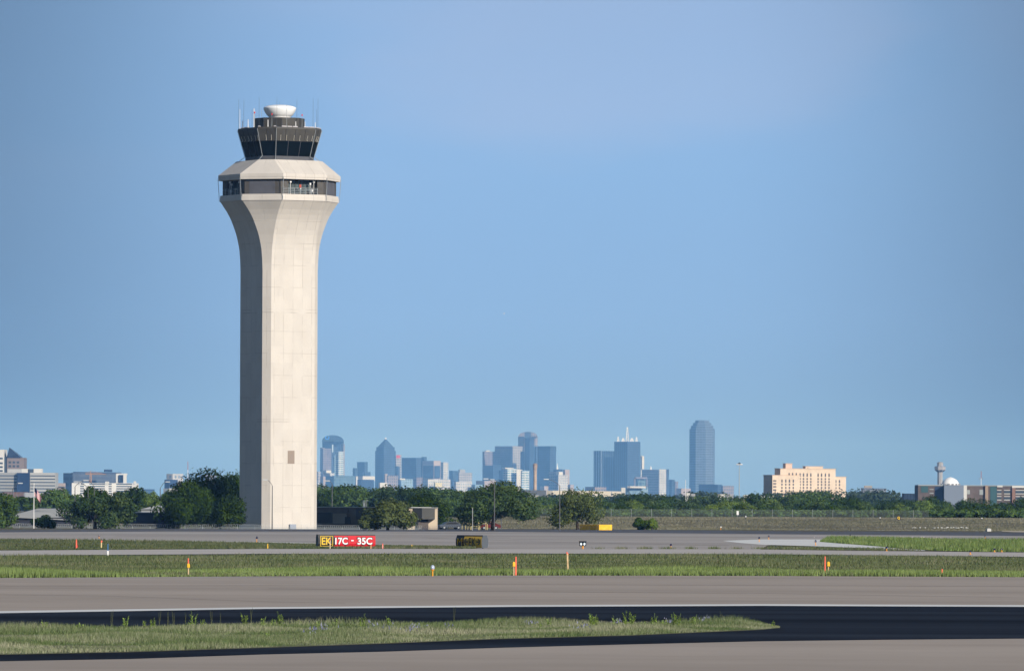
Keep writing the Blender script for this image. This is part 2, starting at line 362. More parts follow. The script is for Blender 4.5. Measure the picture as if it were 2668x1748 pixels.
tag(blades('grass', inside_sheet([(0, 1404.5), (120, 1405.5), (460, 1410), (680, 1413.5), (822, 1417.3), (1000, 1421.3), (1190, 1425), (1240, 1428)], [(0, 1433.2), (400, 1430.7), (680, 1429.2), (1240, 1428.7)], 40000, -150, 1240), .16, .07, g_dark, clump=lump(.15, .5, 1.2, 4)), 'mown green grass of the wedge left of the red sign', 'grass', kind='stuff')
tag(blades('grass', inside_sheet(is_far, is_near, 55000, 2137, 2950, .02), .36, .07, g_isl, clump=lump(.22, .45, 1.35, 5)), 'tall green grass on the pointed island right of the pale concrete patch', 'grass', kind='stuff')
px = rng.uniform(1150, 3000, 120000); dd = 1262 + 330 * rng.random(120000) ** 1.2
pts = np.stack([(px - CX) / F * dd, dd, np.zeros(120000)], 1)
tt = np.clip((dd - 1262) / 230, 0, 1); pts[:, 2] = 2.0 * tt * tt * (3 - 2 * tt) * np.clip((pts[:, 0] + 60) / 60, 0, 1) - .02
tag(blades('grass', pts, .20, .10, g_bank, clump=lump(.12, .5, 1.3, 6)), 'dry brown grass of the long bank below the far fence', 'grass', kind='stuff')
px = rng.uniform(2000, 2400, 2500); py_ = 1431 + (px - 2000) / 400 * 4 - rng.random(2500) * 6
tag(blades('grass', np.array([tuple(G(a, c, .005)) for a, c in zip(px, py_)]), .16, .05, g_dark), 'thin weedy grass between the pale concrete patch and the service road', 'grass', kind='stuff')
px = rng.uniform(1560, 2000, 160)
tag(blades('grass', np.array([tuple(G(round(a / 60) * 60 + rng.normal() * 9, 1429.6, .005)) for a in np.repeat(px, 6)]), .22, .04, g_dark), 'sparse weeds in the joint along the service road left of the pale patch', 'weeds', kind='stuff')
# ---------------------------------------------------------------- weeds standing in the median
m_weed = leaves('weed_leaf', (.16, .25, .05), (.25, .36, .08), (.34, .45, .12), 2)
m_weed2 = leaves('dry_weed_leaf', (.12, .15, .05), (.18, .20, .08), (.24, .24, .1), 2)
m_flower = M('yellow_petals', (.75, .6, .03), .6)
m_bloom = leaves('purple_petals', (.16, .17, .30), (.24, .25, .38), (.34, .36, .46), 3)
def weed_mesh(seed, n, hh, spread, leaf):
    r_ = random.Random(seed); b = MB()
    for _ in range(n):
        a = r_.uniform(0, 6.28); bx, by = r_.uniform(-.1, .1) * spread, r_.uniform(-.1, .1) * spread
        h = hh * r_.uniform(.6, 1); tx, ty = bx + math.cos(a) * .15 * h * spread, by + math.sin(a) * .15 * h * spread
        b.tube((bx, by, 0), (tx, ty, h), .006, .003, 4)
        z = .12
        while z < 1.0:
            p = Vector((bx + (tx - bx) * z, by + (ty - by) * z, h * z)); an = r_.uniform(0, 6.28)
            l = leaf * (1.1 - .5 * z) * r_.uniform(.7, 1.3); d = Vector((math.cos(an), math.sin(an), r_.uniform(.4, 1.0))).normalized(); s_ = Vector((-d.y, d.x, 0)).normalized() * l * .22
            b.face([p, p + d * l * .5 + s_, p + d * l, p + d * l * .5 - s_]); z += .045 / hh
    return b
wvar = []
for i, (n, hh, sp, lf, kind) in enumerate([(5, .60, 1.2, .14, 'g'), (3, .42, 1, .12, 'g'), (9, .8, 1.6, .16, 'g'), (2, .75, .8, .05, 'd'), (4, .30, 1.4, .12, 'g')]):
    o = weed_mesh(i, n, hh, sp, lf).build('weed_plant', m_weed if kind == 'g' else m_weed2); wvar.append(o)
WG = 'leafy weeds standing up out of the median grass'
weeds = [(30, 1640, 4), (115, 1643, 0), (210, 1640, 4), (400, 1640, 0), (500, 1638, 4), (530, 1638, 1), (1010 / 3.5, 1634, 3), (1150 / 3.5, 1634, 0), (1315 / 3.5, 1632, 1), (1385 / 3.5, 1632, 1), (1450 / 3.5, 1632, 3), (1540 / 3.5, 1632, 3), (1590 / 3.5, 1631, 3),
         (1690 / 3.5, 1631, 3), (1710 / 3.5, 1632, 4), (1757 / 3.5, 1631, 0), (1850 / 3.5, 1630, 1), (1935 / 3.5, 1629, 3), (2005 / 3.5, 1629, 3), (2225 / 3.5, 1630, 0), (2290 / 3.5, 1628, 3), (640 + 160 / 3.5, 1634, 0), (640 + 255 / 3.5, 1632, 1), (640 + 313 / 3.5, 1632, 0),
         (640 + 480 / 3.5, 1630, 4), (640 + 660 / 3.5, 1634, 1), (640 + 823 / 3.5, 1631, 1), (640 + 1072 / 3.5, 1634, 0), (640 + 1300 / 3.5, 1632, 0), (640 + 1895 / 3.5, 1618, 3), (1300 + 390 / 3.5, 1636, 4), (1300 + 460 / 3.5, 1633, 0), (1300 + 840 / 3.5, 1634, 2), (1300 + 880 / 3.5, 1634, 0),
         (1300 + 1060 / 3.5, 1636, 0), (1300 + 1185 / 3.5, 1636, 2), (1300 + 1325 / 3.5, 1634, 1), (1300 + 1420 / 3.5, 1634, 0), (1300 + 1500 / 3.5, 1634, 1), (1300 + 1605 / 3.5, 1634, 2), (1300 + 1780 / 3.5, 1632, 0), (1300 + 2035 / 3.5, 1628, 3), (2010, 1631, 4), (1180, 1652, 4), (700, 1660, 4), (180, 1668, 4)]
used = set()
for i, (px, py, k) in enumerate(weeds):
    loc = G(px, py, .016); sc = random.Random(i).uniform(.52, .78)
    lab = {0: 'bright green leafy weed on the upper edge of the straw grass strip', 1: 'small slim green weed rising from the straw grass strip', 2: 'tall bushy bright green weed toward the right of the straw grass strip', 3: 'thin dry seedy stalk against the dark asphalt', 4: 'low spreading green weed in the straw grass strip'}[k]
    if k in used: o = copy_thing(wvar[k], loc, i * 1.3, (sc, sc, sc))
    else: o = wvar[k]; o.location = loc; o.scale = (sc, sc, sc); used.add(k)
    tag(o, lab, 'weed', {0: 'bright leafy weeds', 1: 'slim green weeds', 2: 'tall bushy weeds', 3: 'dry seedy stalks', 4: 'low spreading weeds'}[k] + ' in the median grass')
bp = []
for (px, py) in [(820, 1654), (843, 1648), (970, 1640), (1010, 1645), (1070, 1650), (1090, 1647), (1170, 1645), (1515, 1644), (1610, 1633), (1750, 1633), (1835, 1625), (1385, 1632)]:
    for _ in range(16): bp.append(tuple(G(px + rng.normal() * 11, py + rng.normal() * 2.5, .016)))
bp = np.array(bp); bp[:, 2] += rng.uniform(.08, .22, len(bp))
tag(blades('wildflowers', bp, .07, .05, m_bloom), 'scattered blue purple wildflowers in the straw grass strip', 'wildflowers', kind='stuff')
fp_ = []
for (px, py) in [(2180, 1404), (2225, 1403), (2330, 1404), (2400, 1404.5), (2440, 1406)]:
    for _ in range(40): fp_.append(tuple(G(px + rng.normal() * 22, py + abs(rng.normal()) * 1.2 + .5, .02)))
fp_ = np.array(fp_); fp_[:, 2] += .30
tag(blades('wildflowers', fp_, .08, .08, leaves('pale_pink_petals', (.4, .28, .36), (.5, .4, .45), (.6, .55, .55), 1)), 'pale pink wildflowers on top of the grass island', 'wildflowers', kind='stuff')
# ---------------------------------------------------------------- control tower
D = 1200.0; K = D / F                       # metres per photo pixel at the tower
TB = Vector((gx(724.5, D) + .0, D, 0)); TB.x = P(724.5, 1300, D).x
TA = R(29)
tower = empty('control_tower', TB, TA, 'tall cream concrete airport control tower with flared top and dark glass cab', 'control tower')
def tz(py): return pz(py, D, 724.5)
def oct_(a, h, z, s=1.0):
    a, h = a * K / 2, h * K / 2
    return [(h, -a, z), (h, a, z), (a, h, z), (-a, h, z), (-h, a, z), (-h, -a, z), (-a, -h, z), (a, -h, z)]
def oct_loft(rings, caps=(True, True), b=None):
    """rings of eight corners; wide faces carry uv in metres from their middle, corner faces the same plus 100"""
    b = b or MB()
    for r0, r1 in zip(rings, rings[1:]):
        for k in range(8):
            q = [r0[k], r0[(k + 1) % 8], r1[(k + 1) % 8], r1[k]]
            t = (Vector(q[1]) - Vector(q[0])); t.z = 0; t = t.normalized() if t.length > 1e-6 else Vector((1, 0, 0))
            m_ = (Vector(q[0]) + Vector(q[1])) / 2
            off = 100.0 if k % 2 else 0.0
            b.face(q, [((Vector(p) - m_).dot(t) + off, p[2]) for p in q])
    if caps[0]: b.face(list(reversed(rings[0])))
    if caps[1]: b.face(rings[-1])
    return b
def concrete(name, joints=True, horiz=True):
    m, n, p = base_mat(name)
    t = n.new('ShaderNodeUVMap'); s = n.new('ShaderNodeSeparateXYZ'); n.put(s.inputs[0], t.outputs[0]); u, v = s.outputs[0], s.outputs[1]
    ch = n.math('GREATER_THAN', u, 50.0); au = n.math('ABSOLUTE', n.math('SUBTRACT', u, n.math('MULTIPLY', ch, 100.0)))
    A = 127 * K; JW = .042
    def line(c): return n.math('LESS_THAN', n.math('ABSOLUTE', n.math('SUBTRACT', au, c)), JW)
    wide = n.math('MULTIPLY', n.math('SUBTRACT', 1.0, ch), n.math('MAXIMUM', n.math('MAXIMUM', line(.215 * A), line(.43 * A)), line(0.0)))
    j = n.math('MAXIMUM', wide, n.math('MULTIPLY', ch, line(0.0)))
    if horiz:
        hv = n.math('FRACT', n.math('DIVIDE', n.math('SUBTRACT', v, tz(1322)), 57 * K))
        j = n.math('MAXIMUM', j, n.math('LESS_THAN', n.math('ABSOLUTE', n.math('SUBTRACT', hv, .5)), -.1) if False else n.math('LESS_THAN', hv, .020))
        for py in (816.5, 1099.5):          # two deeper construction joints
            j = n.math('MAXIMUM', j, n.math('LESS_THAN', n.math('ABSOLUTE', n.math('SUBTRACT', v, tz(py))), .07))
    tcn = n.new('ShaderNodeTexCoord'); no = n.new('ShaderNodeTexNoise'); no.inputs['Scale'].default_value = .5; no.inputs['Detail'].default_value = 8
    mp = n.new('ShaderNodeMapping'); mp.inputs['Scale'].default_value = (1, 1, .45); n.put(mp.inputs[0], tcn.outputs['Object']); n.put(no.inputs[0], mp.outputs[0])
    c = n.ramp(no.outputs[0], [(.3, (.605, .563, .512)), (.55, (.632, .590, .538)), (.75, (.65, .61, .555))])
    wn_ = n.new('ShaderNodeTexWhiteNoise', noise_dimensions='2D'); cb = n.new('ShaderNodeCombineXYZ')
    n.put(cb.inputs[0], n.math('FLOOR', n.math('DIVIDE', n.math('ADD', u, .43 * A), .215 * A))); n.put(cb.inputs[1], n.math('FLOOR', n.math('DIVIDE', v, 2.9)))
    n.put(wn_.inputs[0], cb.outputs[0])
    c = n.mix(1.0, c, n.math('ADD', .965, n.math('MULTIPLY', wn_.outputs[0], .06)), 'MULTIPLY')
    # repainted rectangles, most of them on the left-hand face
    w2 = n.new('ShaderNodeTexWhiteNoise', noise_dimensions='2D'); c2 = n.new('ShaderNodeCombineXYZ')
    n.put(c2.inputs[0], n.math('FLOOR', n.math('DIVIDE', u, .9))); n.put(c2.inputs[1], n.math('FLOOR', n.math('DIVIDE', v, 2.1))); n.put(w2.inputs[0], c2.outputs[0])
    pm = n.math('MULTIPLY', n.math('GREATER_THAN', w2.outputs[0], .68), n.math('MULTIPLY', n.math('LESS_THAN', v, tz(700)), n.math('GREATER_THAN', v, tz(960))))
    c = n.mix(n.math('MULTIPLY', pm, .10), c, (.75, .70, .62))
    # stains that run down, and grime
    n3 = n.new('ShaderNodeTexNoise'); n3.inputs['Scale'].default_value = 1.6; n3.inputs['Detail'].default_value = 5; mp3 = n.new('ShaderNodeMapping'); mp3.inputs['Scale'].default_value = (1, 1, .08)
    n.put(mp3.inputs[0], tcn.outputs['Object']); n.put(n3.inputs[0], mp3.outputs[0])
    c = n.mix(n.math('MULTIPLY', n.step(n3.outputs[0], .55, .8), .11), c, (.36, .31, .26))
    n4 = n.new('ShaderNodeTexNoise'); n4.inputs['Scale'].default_value = .35; n.put(n4.inputs[0], tcn.outputs['Object'])
    c = n.mix(n.math('MULTIPLY', j, .38), c, n.mix(n.step(n4.outputs[0], .42, .62), (.24, .21, .18), (.66, .64, .60)))
    n.put(p.inputs['Base Color'], c); p.inputs['Roughness'].default_value = .85; p.inputs['Specular IOR Level'].default_value = .15
    return m
m_conc = concrete('tower_concrete'); m_conc2 = concrete('roof_concrete', horiz=False)
A0 = 127.0
prof = [(1383, 161), (1000, 161), (790 / 3.897 + 500 + 5, 161), (702, 161.5), (680, 163), (654, 167.5), (641, 172), (628, 178), (615, 185), (603, 193.5), (590, 204), (577, 215), (564, 229), (551, 245.5), (540, 262), (534, 271), (528.5, 279.5)]
oct_loft([oct_(A0, h, tz(py) if i else -.3) for i, (py, h) in enumerate(prof)], (True, True)).build('shaft', m_conc, tower)
b = oct_loft([oct_(A0, 283, tz(528.3)), oct_(A0, 283, tz(517.5)), oct_(A0, 281, tz(517.4)), oct_(A0, 281, tz(512))], (True, True)); b.build('collar', m_conc2, tower)
b = oct_loft([oct_(A0, 291, tz(473.5)), oct_(A0, 291, tz(468.5)), oct_(A0, 293, tz(468.3)), oct_(A0, 293, tz(459.5)), oct_(A0, 186.5, tz(421.5))], (True, True)); b.build('roof', m_conc2, tower)
# recessed floor between collar and roof
z0, z1 = tz(512) + .003, tz(473.5) - .003
m_panel = M('slate_panel', (.10, .102, .118), .6, .3, (.6, .12)); m_panel2 = M('brown_panel', (.085, .078, .070), .6, .3, (.6, .12))
m_glass_d = M('dark_cab_glass', (.003, .005, .005), .25, .06); m_glass_g = M('grey_window_glass', (.075, .10, .105), .25, .4, (.8, .15))
b = MB(); q = oct_(A0, 232, 0)
b.prism([p[:2] for p in q], z0, z1); b.build('core_wall', m_dark, tower)
H2, A2 = 267 * K / 2, A0 * K / 2
for k in range(4):                           # solid panels across the four corner faces, returning onto the wide faces
    rot = Matrix.Rotation(k * math.pi / 2, 3, 'Z'); e = .17 * A0 * K
    o_ = [(A2 - e, -H2), (A2, -H2), (H2, -A2), (H2, -A2 + e), (H2 - 1.1, -A2 + e), (H2 - 1.1, -A2 + .3), (A2 - .3, -H2 + 1.1), (A2 - e, -H2 + 1.1)]
    b = MB(); b.prism([tuple((rot @ Vector((x, y, 0)))[:2]) for x, y in o_], z0, z1)
    pn = b.build('corner_panel', m_panel2, tower)
    c0, c1 = Vector((A2, -H2, 0)), Vector((H2, -A2, 0)); t_ = (c1 - c0).normalized(); nn = Vector((t_.y, -t_.x, 0)); c0, c1 = c0 + t_ * .9, c1 - t_ * 1.1
    b = MB(); b.prism([tuple((rot @ p)[:2]) for p in (c0 + nn * .06, c1 + nn * .06, c1 - nn * .1, c0 - nn * .1)], z0 + .02, z1 - .25); b.build('slate_panel', m_panel, pn)
    # glazing set back behind the balcony
    yg = -232 * K / 2 - .12; x0g, x1g = -A2 + .9, A2 - e - .7
    def rb(x0, x1, y0, y1, za, zb): return [tuple((rot @ Vector(p))[:2]) for p in ((x0, y0, 0), (x1, y0, 0), (x1, y1, 0), (x0, y1, 0))], za, zb
    b = MB(); b.prism(*rb(x0g, x1g, yg, yg + .1, z0 + .1, z1 - .35)); gl = b.build('glazing', m_glass_g, tower)
    b = MB()
    for i in range(8): x = x0g + (x1g - x0g) * i / 7; b.prism(*rb(x - .06, x + .06, yg - .06, yg - .003, z0 + .1, z1 - .35))
    b.build('mullions', m_dark, gl)
    b = MB(); yr = -H2 - .15; xa, xb = -A2 + e * .15 + .1, A2 - e - .05
    for i in range(7): x = xa + (xb - xa) * i / 6; b.prism(*rb(x - .035, x + .035, yr, yr + .07, z0, z0 + 1.12))
    for zz in (.25, .55, .83, 1.08): b.prism(*rb(xa, xb, yr + .075, yr + .12, z0 + zz, z0 + zz + .05))
    b.build('railing', m_steel, tower)
    for (x, zz, s_) in ((-A2 * .55, 2.0, .3), (-A2 * .1, .9, .22), (A2 * .35, 1.7, .28), (A2 * .52, 2.1, .3), (A2 * .42, .45, .42)):
        if k in (0, 3):
            xx = x if k == 0 else -x * .8
            b = MB(); b.prism(*rb(xx - .03, xx + .03, yr + .3, yr + .36, z0, z0 + zz)); b.prism(*rb(xx - s_ / 2, xx + s_ / 2, yr + .2, yr + .5, z0 + zz, z0 + zz + s_ * 1.2)); b.build('floodlight', m_white, tower)
b = MB(); x = -.8; b.box(x, x + .4, -H2 - .2, -H2 - .16, z0 + 1.15, z0 + 1.7); b.build('warning_board', M('red_board', (.42, .07, .04), .6), tower)
for p, r_ in zip(oct_(A0, 294.5, tz(468)), oct_(A0, 285.5, tz(527))):
    b = MB(); b.tube(p, r_, .045); b.build('cable', m_steel, tower)
# the cab
m_fas = M('cab_fascia', (.070, .066, .058), .55, .3, (.8, .12)); m_fas2 = M('cab_wall', (.075, .078, .088), .55, .3, (.8, .1))
oct_loft([oct_(99, 149.7, tz(421.8)), oct_(99, 149.7, tz(410.7))]).build('cab_wall', m_fas2, tower)
def lerp_oct(t, z): return oct_(99 + (114 - 99) * t, 149.7 + (187 - 149.7) * t, z)
ta = (410.5 - 372) / (410.5 - 341)
gl = oct_loft([lerp_oct(0, tz(410.7)), lerp_oct(ta, tz(372.2))]).build('cab_window', m_glass_d, tower)
r0, r1 = lerp_oct(0, tz(410.5)), lerp_oct(ta, tz(372.4))
for k in range(8):
    for t in ((1 / 3, 2 / 3) if k % 2 == 0 else (.5,)):
        if k % 2: continue
        a_ = Vector(r0[k]).lerp(Vector(r0[(k + 1) % 8]), t); c_ = Vector(r1[k]).lerp(Vector(r1[(k + 1) % 8]), t); o_ = Vector((a_.x, a_.y, 0)).normalized() * .04
        b = MB(); b.tube(a_ + o_, c_ + o_, .05, n=4); b.build('mullion', m_fas2, gl)
fa = oct_loft([lerp_oct(ta, tz(372.2)), lerp_oct(1, tz(341)), oct_(114, 184, tz(336.5))]).build('fascia', m_fas, tower)
r0, r1 = lerp_oct(ta, tz(372)), lerp_oct(1, tz(341.5))
for k in range(8):
    for t in ((.25, .5, .75) if k % 2 == 0 else (.5,)):
        a_ = Vector(r0[k]).lerp(Vector(r0[(k + 1) % 8]), t); c_ = Vector(r1[k]).lerp(Vector(r1[(k + 1) % 8]), t); o_ = Vector((a_.x, a_.y, 0)).normalized() * .02
        b = MB(); b.tube(a_ + o_, c_ + o_, .035, n=4); b.build('panel_joint', m_dark, fa)
m_hook = M('pale_bracket', (.50, .47, .40), .6)
for k in range(8):
    for t in ((.12, .27, .47, .62, .82, .95) if k % 2 == 0 else (.42, .72)):
        a_ = Vector(r0[k]).lerp(Vector(r0[(k + 1) % 8]), t); c_ = Vector(r1[k]).lerp(Vector(r1[(k + 1) % 8]), t); o_ = Vector((a_.x, a_.y, 0)).normalized()
        b = MB(); b.path([a_ + o_ * .28 + Vector((0, 0, .05)), a_ + o_ * .12 + Vector((0, 0, .2)), a_.lerp(c_, .48) + o_ * .12], .045, 5); b.build('bracket', m_hook, fa)
for p, q, s_, e_ in zip(lerp_oct(0, tz(410.5)), lerp_oct(1, tz(341)), oct_(99, 150, tz(421)), oct_(114, 176, tz(421))):
    o_ = Vector((p[0], p[1], 0)).normalized() * .07
    b = MB(); b.path([Vector(e_) + Vector((0, 0, .05)), Vector(p) + o_, Vector(q) + o_], .05, 5); b.build('downpipe', m_steel, tower)
rim = oct_(112, 182, tz(336.5)); rg = random.Random(4); m_pbox = M('pale_boxes', (.62, .60, .62), .6)
for k in range(8):
    a_, c_ = Vector(rim[k]), Vector(rim[(k + 1) % 8])
    for i in range(7):
        if rg.random() < .5:
            t0 = i / 7; p, q = a_.lerp(c_, t0), a_.lerp(c_, t0 + .12); b = MB(); b.tube(p + Vector((0, 0, .08)), q + Vector((0, 0, .08)), .11, n=4); b.build('roof_box', m_pbox, tower)
S = 49.8; hp = S * (1 + math.sqrt(2))
m_pent = M('penthouse_panel', (.060, .056, .048), .55, .3, (.5, .12))
oct_loft([oct_(S, hp, tz(336.6)), oct_(S, hp, tz(311)), oct_(S, hp + 1.5, tz(310.9)), oct_(S, hp + 1.5, tz(309.8))]).build('penthouse', m_pent, tower)
b = MB(); zb = tz(309.8)
b.lathe([(27.5 * K, 0), (27.5 * K, .28), (29.3 * K, .30), (29.3 * K, .38)], 48, (0, 0, zb)); ped = b.build('radome_base', m_white, tower, smooth=False)
b = MB(); zz = [(29.0, 304.6), (31.5, 303), (35, 299), (38.5, 294), (41.2, 288.5), (42.6, 284), (42.8, 282.5), (41.5, 280.6), (37, 278.4), (30, 276.2), (20, 274.6), (10, 274.1), (.5, 274)]
b.lathe([(r_ * K, tz(py) - zb) for r_, py in zz], 64, (0, 0, zb)); b.build('radome', M('radome_white', (.93, .94, .95), .35, .4), tower, smooth=True)
def to_local(v): return Matrix.Rotation(-TA, 3, 'Z') @ (v - TB)
def antenna(x, yt, yb, r, mat, front=True, hub=None, lamp=None):
    px_, t, bt = 540 + x / 4.871, 240 + yt / 4.871, 240 + yb / 4.871
    dx = (px_ - 724.5) * K; rr = 96 * K
    dy = -math.sqrt(max(0, rr * rr - dx * dx)) * .86; d_ = D + (dy if front else -dy * .5)
    b0, t0 = to_local(P(px_, bt, d_)), to_local(P(px_, t, d_)); base = tz(336.5) if yb > 345 else tz(310)
    t0.z += base - b0.z if abs(base - b0.z) < 1.2 else 0; b0.z = base; t0.x, t0.y = b0.x, b0.y
    b = MB(); b.tube(b0, t0, r, r * .7, 5)
    o = b.build('antenna', mat, tower)
    if lamp:
        b = MB(); z_ = t0.z; b.lathe([(.02, 0), (.10, .03), (.11, .15), (.09, .28), (.02, .33)], 10, (t0.x, t0.y, z_ - .1)); b.build('beacon', M('red_lens', (.8, .03, .03), .3), o)
    return o
m_whip = M('whip_grey', (.09, .10, .12), .6, .3)
for x, yt, yb in ((398, 80, 455), (463, 95, 455), (657, 70, 450), (883, 68, 450), (1342, 90, 470), (1404, 90, 475), (568, 215, 450), (1388, 215, 470)): antenna(x, yt, yb, .024, m_whip)
antenna(1137, 110, 335, .024, m_whip); antenna(915, 105, 335, .02, m_whip, False); antenna(1008, 165, 450, .035, m_steel); antenna(689, 225, 335, .03, m_steel)
for x, yt, yb, r_ in ((413, 205, 455, .05), (447, 362, 455, .08), (518, 348, 455, .08), (592, 215, 455, .10), (770, 345, 440, .09), (1123, 375, 450, .09), (1240, 380, 460, .06), (1370, 380, 465, .07)): antenna(x, yt, yb, r_, m_white)
antenna(1203, 265, 420, .04, m_steel, lamp=True); antenna(820, 250, 410, .04, m_steel, lamp=True); antenna(601, 265, 450, .04, m_steel, lamp=True)
# louvre low on the sunlit face
b = MB(); hy = -161 * K / 2; xc = -.25
for i in range(15): zz = tz(1207) + i * (tz(1175) - tz(1207)) / 15; b.box(xc - .6, xc + .6, hy - .06, hy - .004, zz, zz + .085)
b.box(xc - .66, xc + .66, hy - .03, hy + .01, tz(1208), tz(1174)); b.build('louvre', M('brown_louvre', (.33, .27, .225), .8), tower)
b = MB(); b.box(-.6, .55, hy - .5, hy - .004, 0, .85); b.build('utility_box', M('blue_grey_box', (.30, .34, .42), .6), tower)
# ---------------------------------------------------------------- airfield signs
_txt = {}
def lettering(s, x0, x1, z0, z1, y, mat, parent, bold=.0, th=.006):
    cu = bpy.data.curves.new('lettering', 'FONT'); cu.body = s; cu.offset = bold; cu.extrude = .01
    t = bpy.data.objects.new('lettering_tmp', cu); col.objects.link(t); dg = bpy.context.evaluated_depsgraph_get(); dg.update()
    me = bpy.data.meshes.new_from_object(t.evaluated_get(dg)); bpy.data.objects.remove(t)
    vs = np.array([v.co[:] for v in me.vertices]); lo, hi = vs.min(0), vs.max(0); n = (vs - lo) / np.maximum(hi - lo, 1e-9)
    out = np.stack([x0 + n[:, 0] * (x1 - x0), y - n[:, 2] * th, z0 + n[:, 1] * (z1 - z0)], 1)
    me.vertices.foreach_set('co', out.astype(np.float32).ravel()); me.update(); me.materials.clear(); me.materials.append(mat); me.name = 'lettering'
    return link('lettering', me, parent)
m_sy = M('sign_yellow', (.80, .52, .02), .4, .4); m_sr = M('sign_red', (.60, .008, .02), .35, .4); m_sb = M('sign_black', (.010, .011, .013), .4, .4); m_sw = M('sign_white', (.85, .85, .88), .4, .3); m_so = M('sign_ochre', (.90, .56, .06), .4, .4)
SP = [(-.30, .06), (-.36, .35), (-.36, .85), (-.22, 1.20), (.22, 1.20), (.36, .85), (.36, .35), (.30, .06)]
def extr(b, x0, x1, prof, grow=0.0, cy=0.0, cz=.6):
    p0 = [(x0, cy + (y - cy) * (1 + grow), cz + (z - cz) * (1 + grow)) for y, z in prof]; p1 = [(x1, p[1], p[2]) for p in p0]; n = len(p0)
    for k in range(n): b.face([p0[k], p0[(k + 1) % n], p1[(k + 1) % n], p1[k]])
    b.face(list(reversed(p0)) if False else p0); b.face(list(reversed(p1))); return b
def sign_box(name, loc, rz, L, label, hs=1.0):
    s = empty(name, loc, rz, label, 'airfield sign'); s.scale = (1, 1, hs)
    b = extr(MB(), 0, L, SP); b.build('housing', m_sb, s)
    for x in (.3, L - .3): b = MB(); b.tube((x, 0, 0), (x, 0, .1), .05); b.build('leg', m_steel, s)
    return s
FY = -.36
# red sign: its face looks a little to the right, so its left end shows
pL, pR = P(826, 1427, 622), None
th = R(20); d0 = 622.0; k_ = ray(975, 1427)[0]; ux, uy = math.cos(th), math.sin(th)
L1 = (k_ * pL.y - pL.x) / (ux - k_ * uy)
s1 = sign_box('airfield_sign', (pL.x, pL.y, 0), th, L1, 'long red and black runway sign reading EK 17C - 35C beside the service road')
q = lambda px: (px - 826) / 149 * L1
b = MB(); b.box(q(868), q(903) - .012, FY - .012, FY - .002, .36, .84); 
SP2 = [(y * 1.03, z) for y, z in SP]
for a_, c_ in ((868, 903), (903.4, 938), (938.4, 975.3)):
    b = extr(MB(), q(a_), q(c_) - .015, [(y * 1.035, .6 + (z - .6) * 1.0 if z < 1.1 else 1.17) for y, z in SP]); b.build('red_panel', m_sr, s1)
b = MB()
for (x0, x1, za, zb) in ((q(831), q(864), .12, .16), (q(831), q(864), 1.02, 1.06)): b.box(x0, x1, FY - .02, FY + .15, za, zb)
for x in (q(831), q(864) - .05): b.box(x, x + .05, FY - .02, FY + .12, .16, 1.02)
b.build('yellow_border', m_sy, s1)
YL = FY - .04
lettering('EK', q(834.5), q(860.5), .27, .93, YL + .01, m_sy, s1, .02)
for tx, a_, c_ in (('17C', 869.5, 902), ('35C', 927.5, 966)):
    lettering(tx, q(a_) - .06, q(c_) + .06, .23, .98, YL, m_sb, s1, .05); lettering(tx, q(a_), q(c_), .29, .92, YL - .012, m_sw, s1, .025)
b = MB(); b.box(q(911), q(917.5), YL - .02, YL, .60, .70); b.build('lettering', m_sw, s1)
# ochre sign: its face looks far to the left and lies in shade, its right end is lit
th = R(-54); cR = P(1263, 1428, 618); kL = ray(1196, 1428)[0]; ux, uy = -math.cos(th), -math.sin(th)
L2 = (kL * cR.y - cR.x) / (ux - kL * uy)
s2 = sign_box('airfield_sign', (cR.x + ux * L2, cR.y + uy * L2, 0), th, L2, 'shorter ochre and black taxiway sign reading M and EK between two arrows')
q = lambda px: (px - 1196) / 67 * L2
for a_, c_ in ((1217, 1241.5), (1242, 1262.5)):
    b = extr(MB(), q(a_), q(c_), [(y * 1.035, .6 + (z - .6) * 1.0 if z < 1.1 else 1.17) for y, z in SP]); b.build('ochre_panel', m_so, s2)
b = extr(MB(), L2 + .005, L2 + .03, SP); b.build('end_plate', M('end_grey', (.085, .10, .12), .5), s2)
lettering('M', q(1200.5), q(1213), .27, .93, YL + .01, m_sy, s2, -.012)
lettering('EK', q(1231), q(1248.5), .20, .96, YL - .005, m_sb, s2, .0)
for c_, sg in ((1224, -1), (1255, 1)):
    b = MB(); xa, xb = q(c_ - 4.6), q(c_ + 4.6); tip, tail = (xa, xb) if sg < 0 else (xb, xa); z_ = .60
    b.box(min(tip, tail), max(tip, tail), YL - .01, YL, z_ - .055, z_ + .055)
    for up in (1, -1):
        hx = tip - sg * .30; y_ = YL - .012
        b.prism([(0, 0)] * 0 or [(tip, y_), (hx, y_), (hx, y_ + .006), (tip, y_ + .006)], 0, 0) if False else None
        b.face([(tip, y_, z_ + up * .0), (tip, y_, z_ + up * .12), (hx, y_, z_ + up * .34), (hx, y_, z_ + up * .20)])
    b.build('lettering', m_sb, s2)
# small black square sign far right
p = P(2341, 1350, 1420); s3 = empty('airfield_sign', (p.x, p.y, terrain(p.x, p.y)), R(8), 'small square black sign with a yellow Q in front of the far trees', 'airfield sign')
b = MB(); b.box(-.42, .42, -.1, .1, .2, 1.05); b.build('housing', m_sb, s3, bevel=.02); lettering('Q', -.25, .28, .3, .95, -.11, m_sy, s3, .04)
for x in (-.3, .3): b = MB(); b.tube((x, 0, -.1), (x, 0, .2), .04); b.build('leg', m_steel, s3)
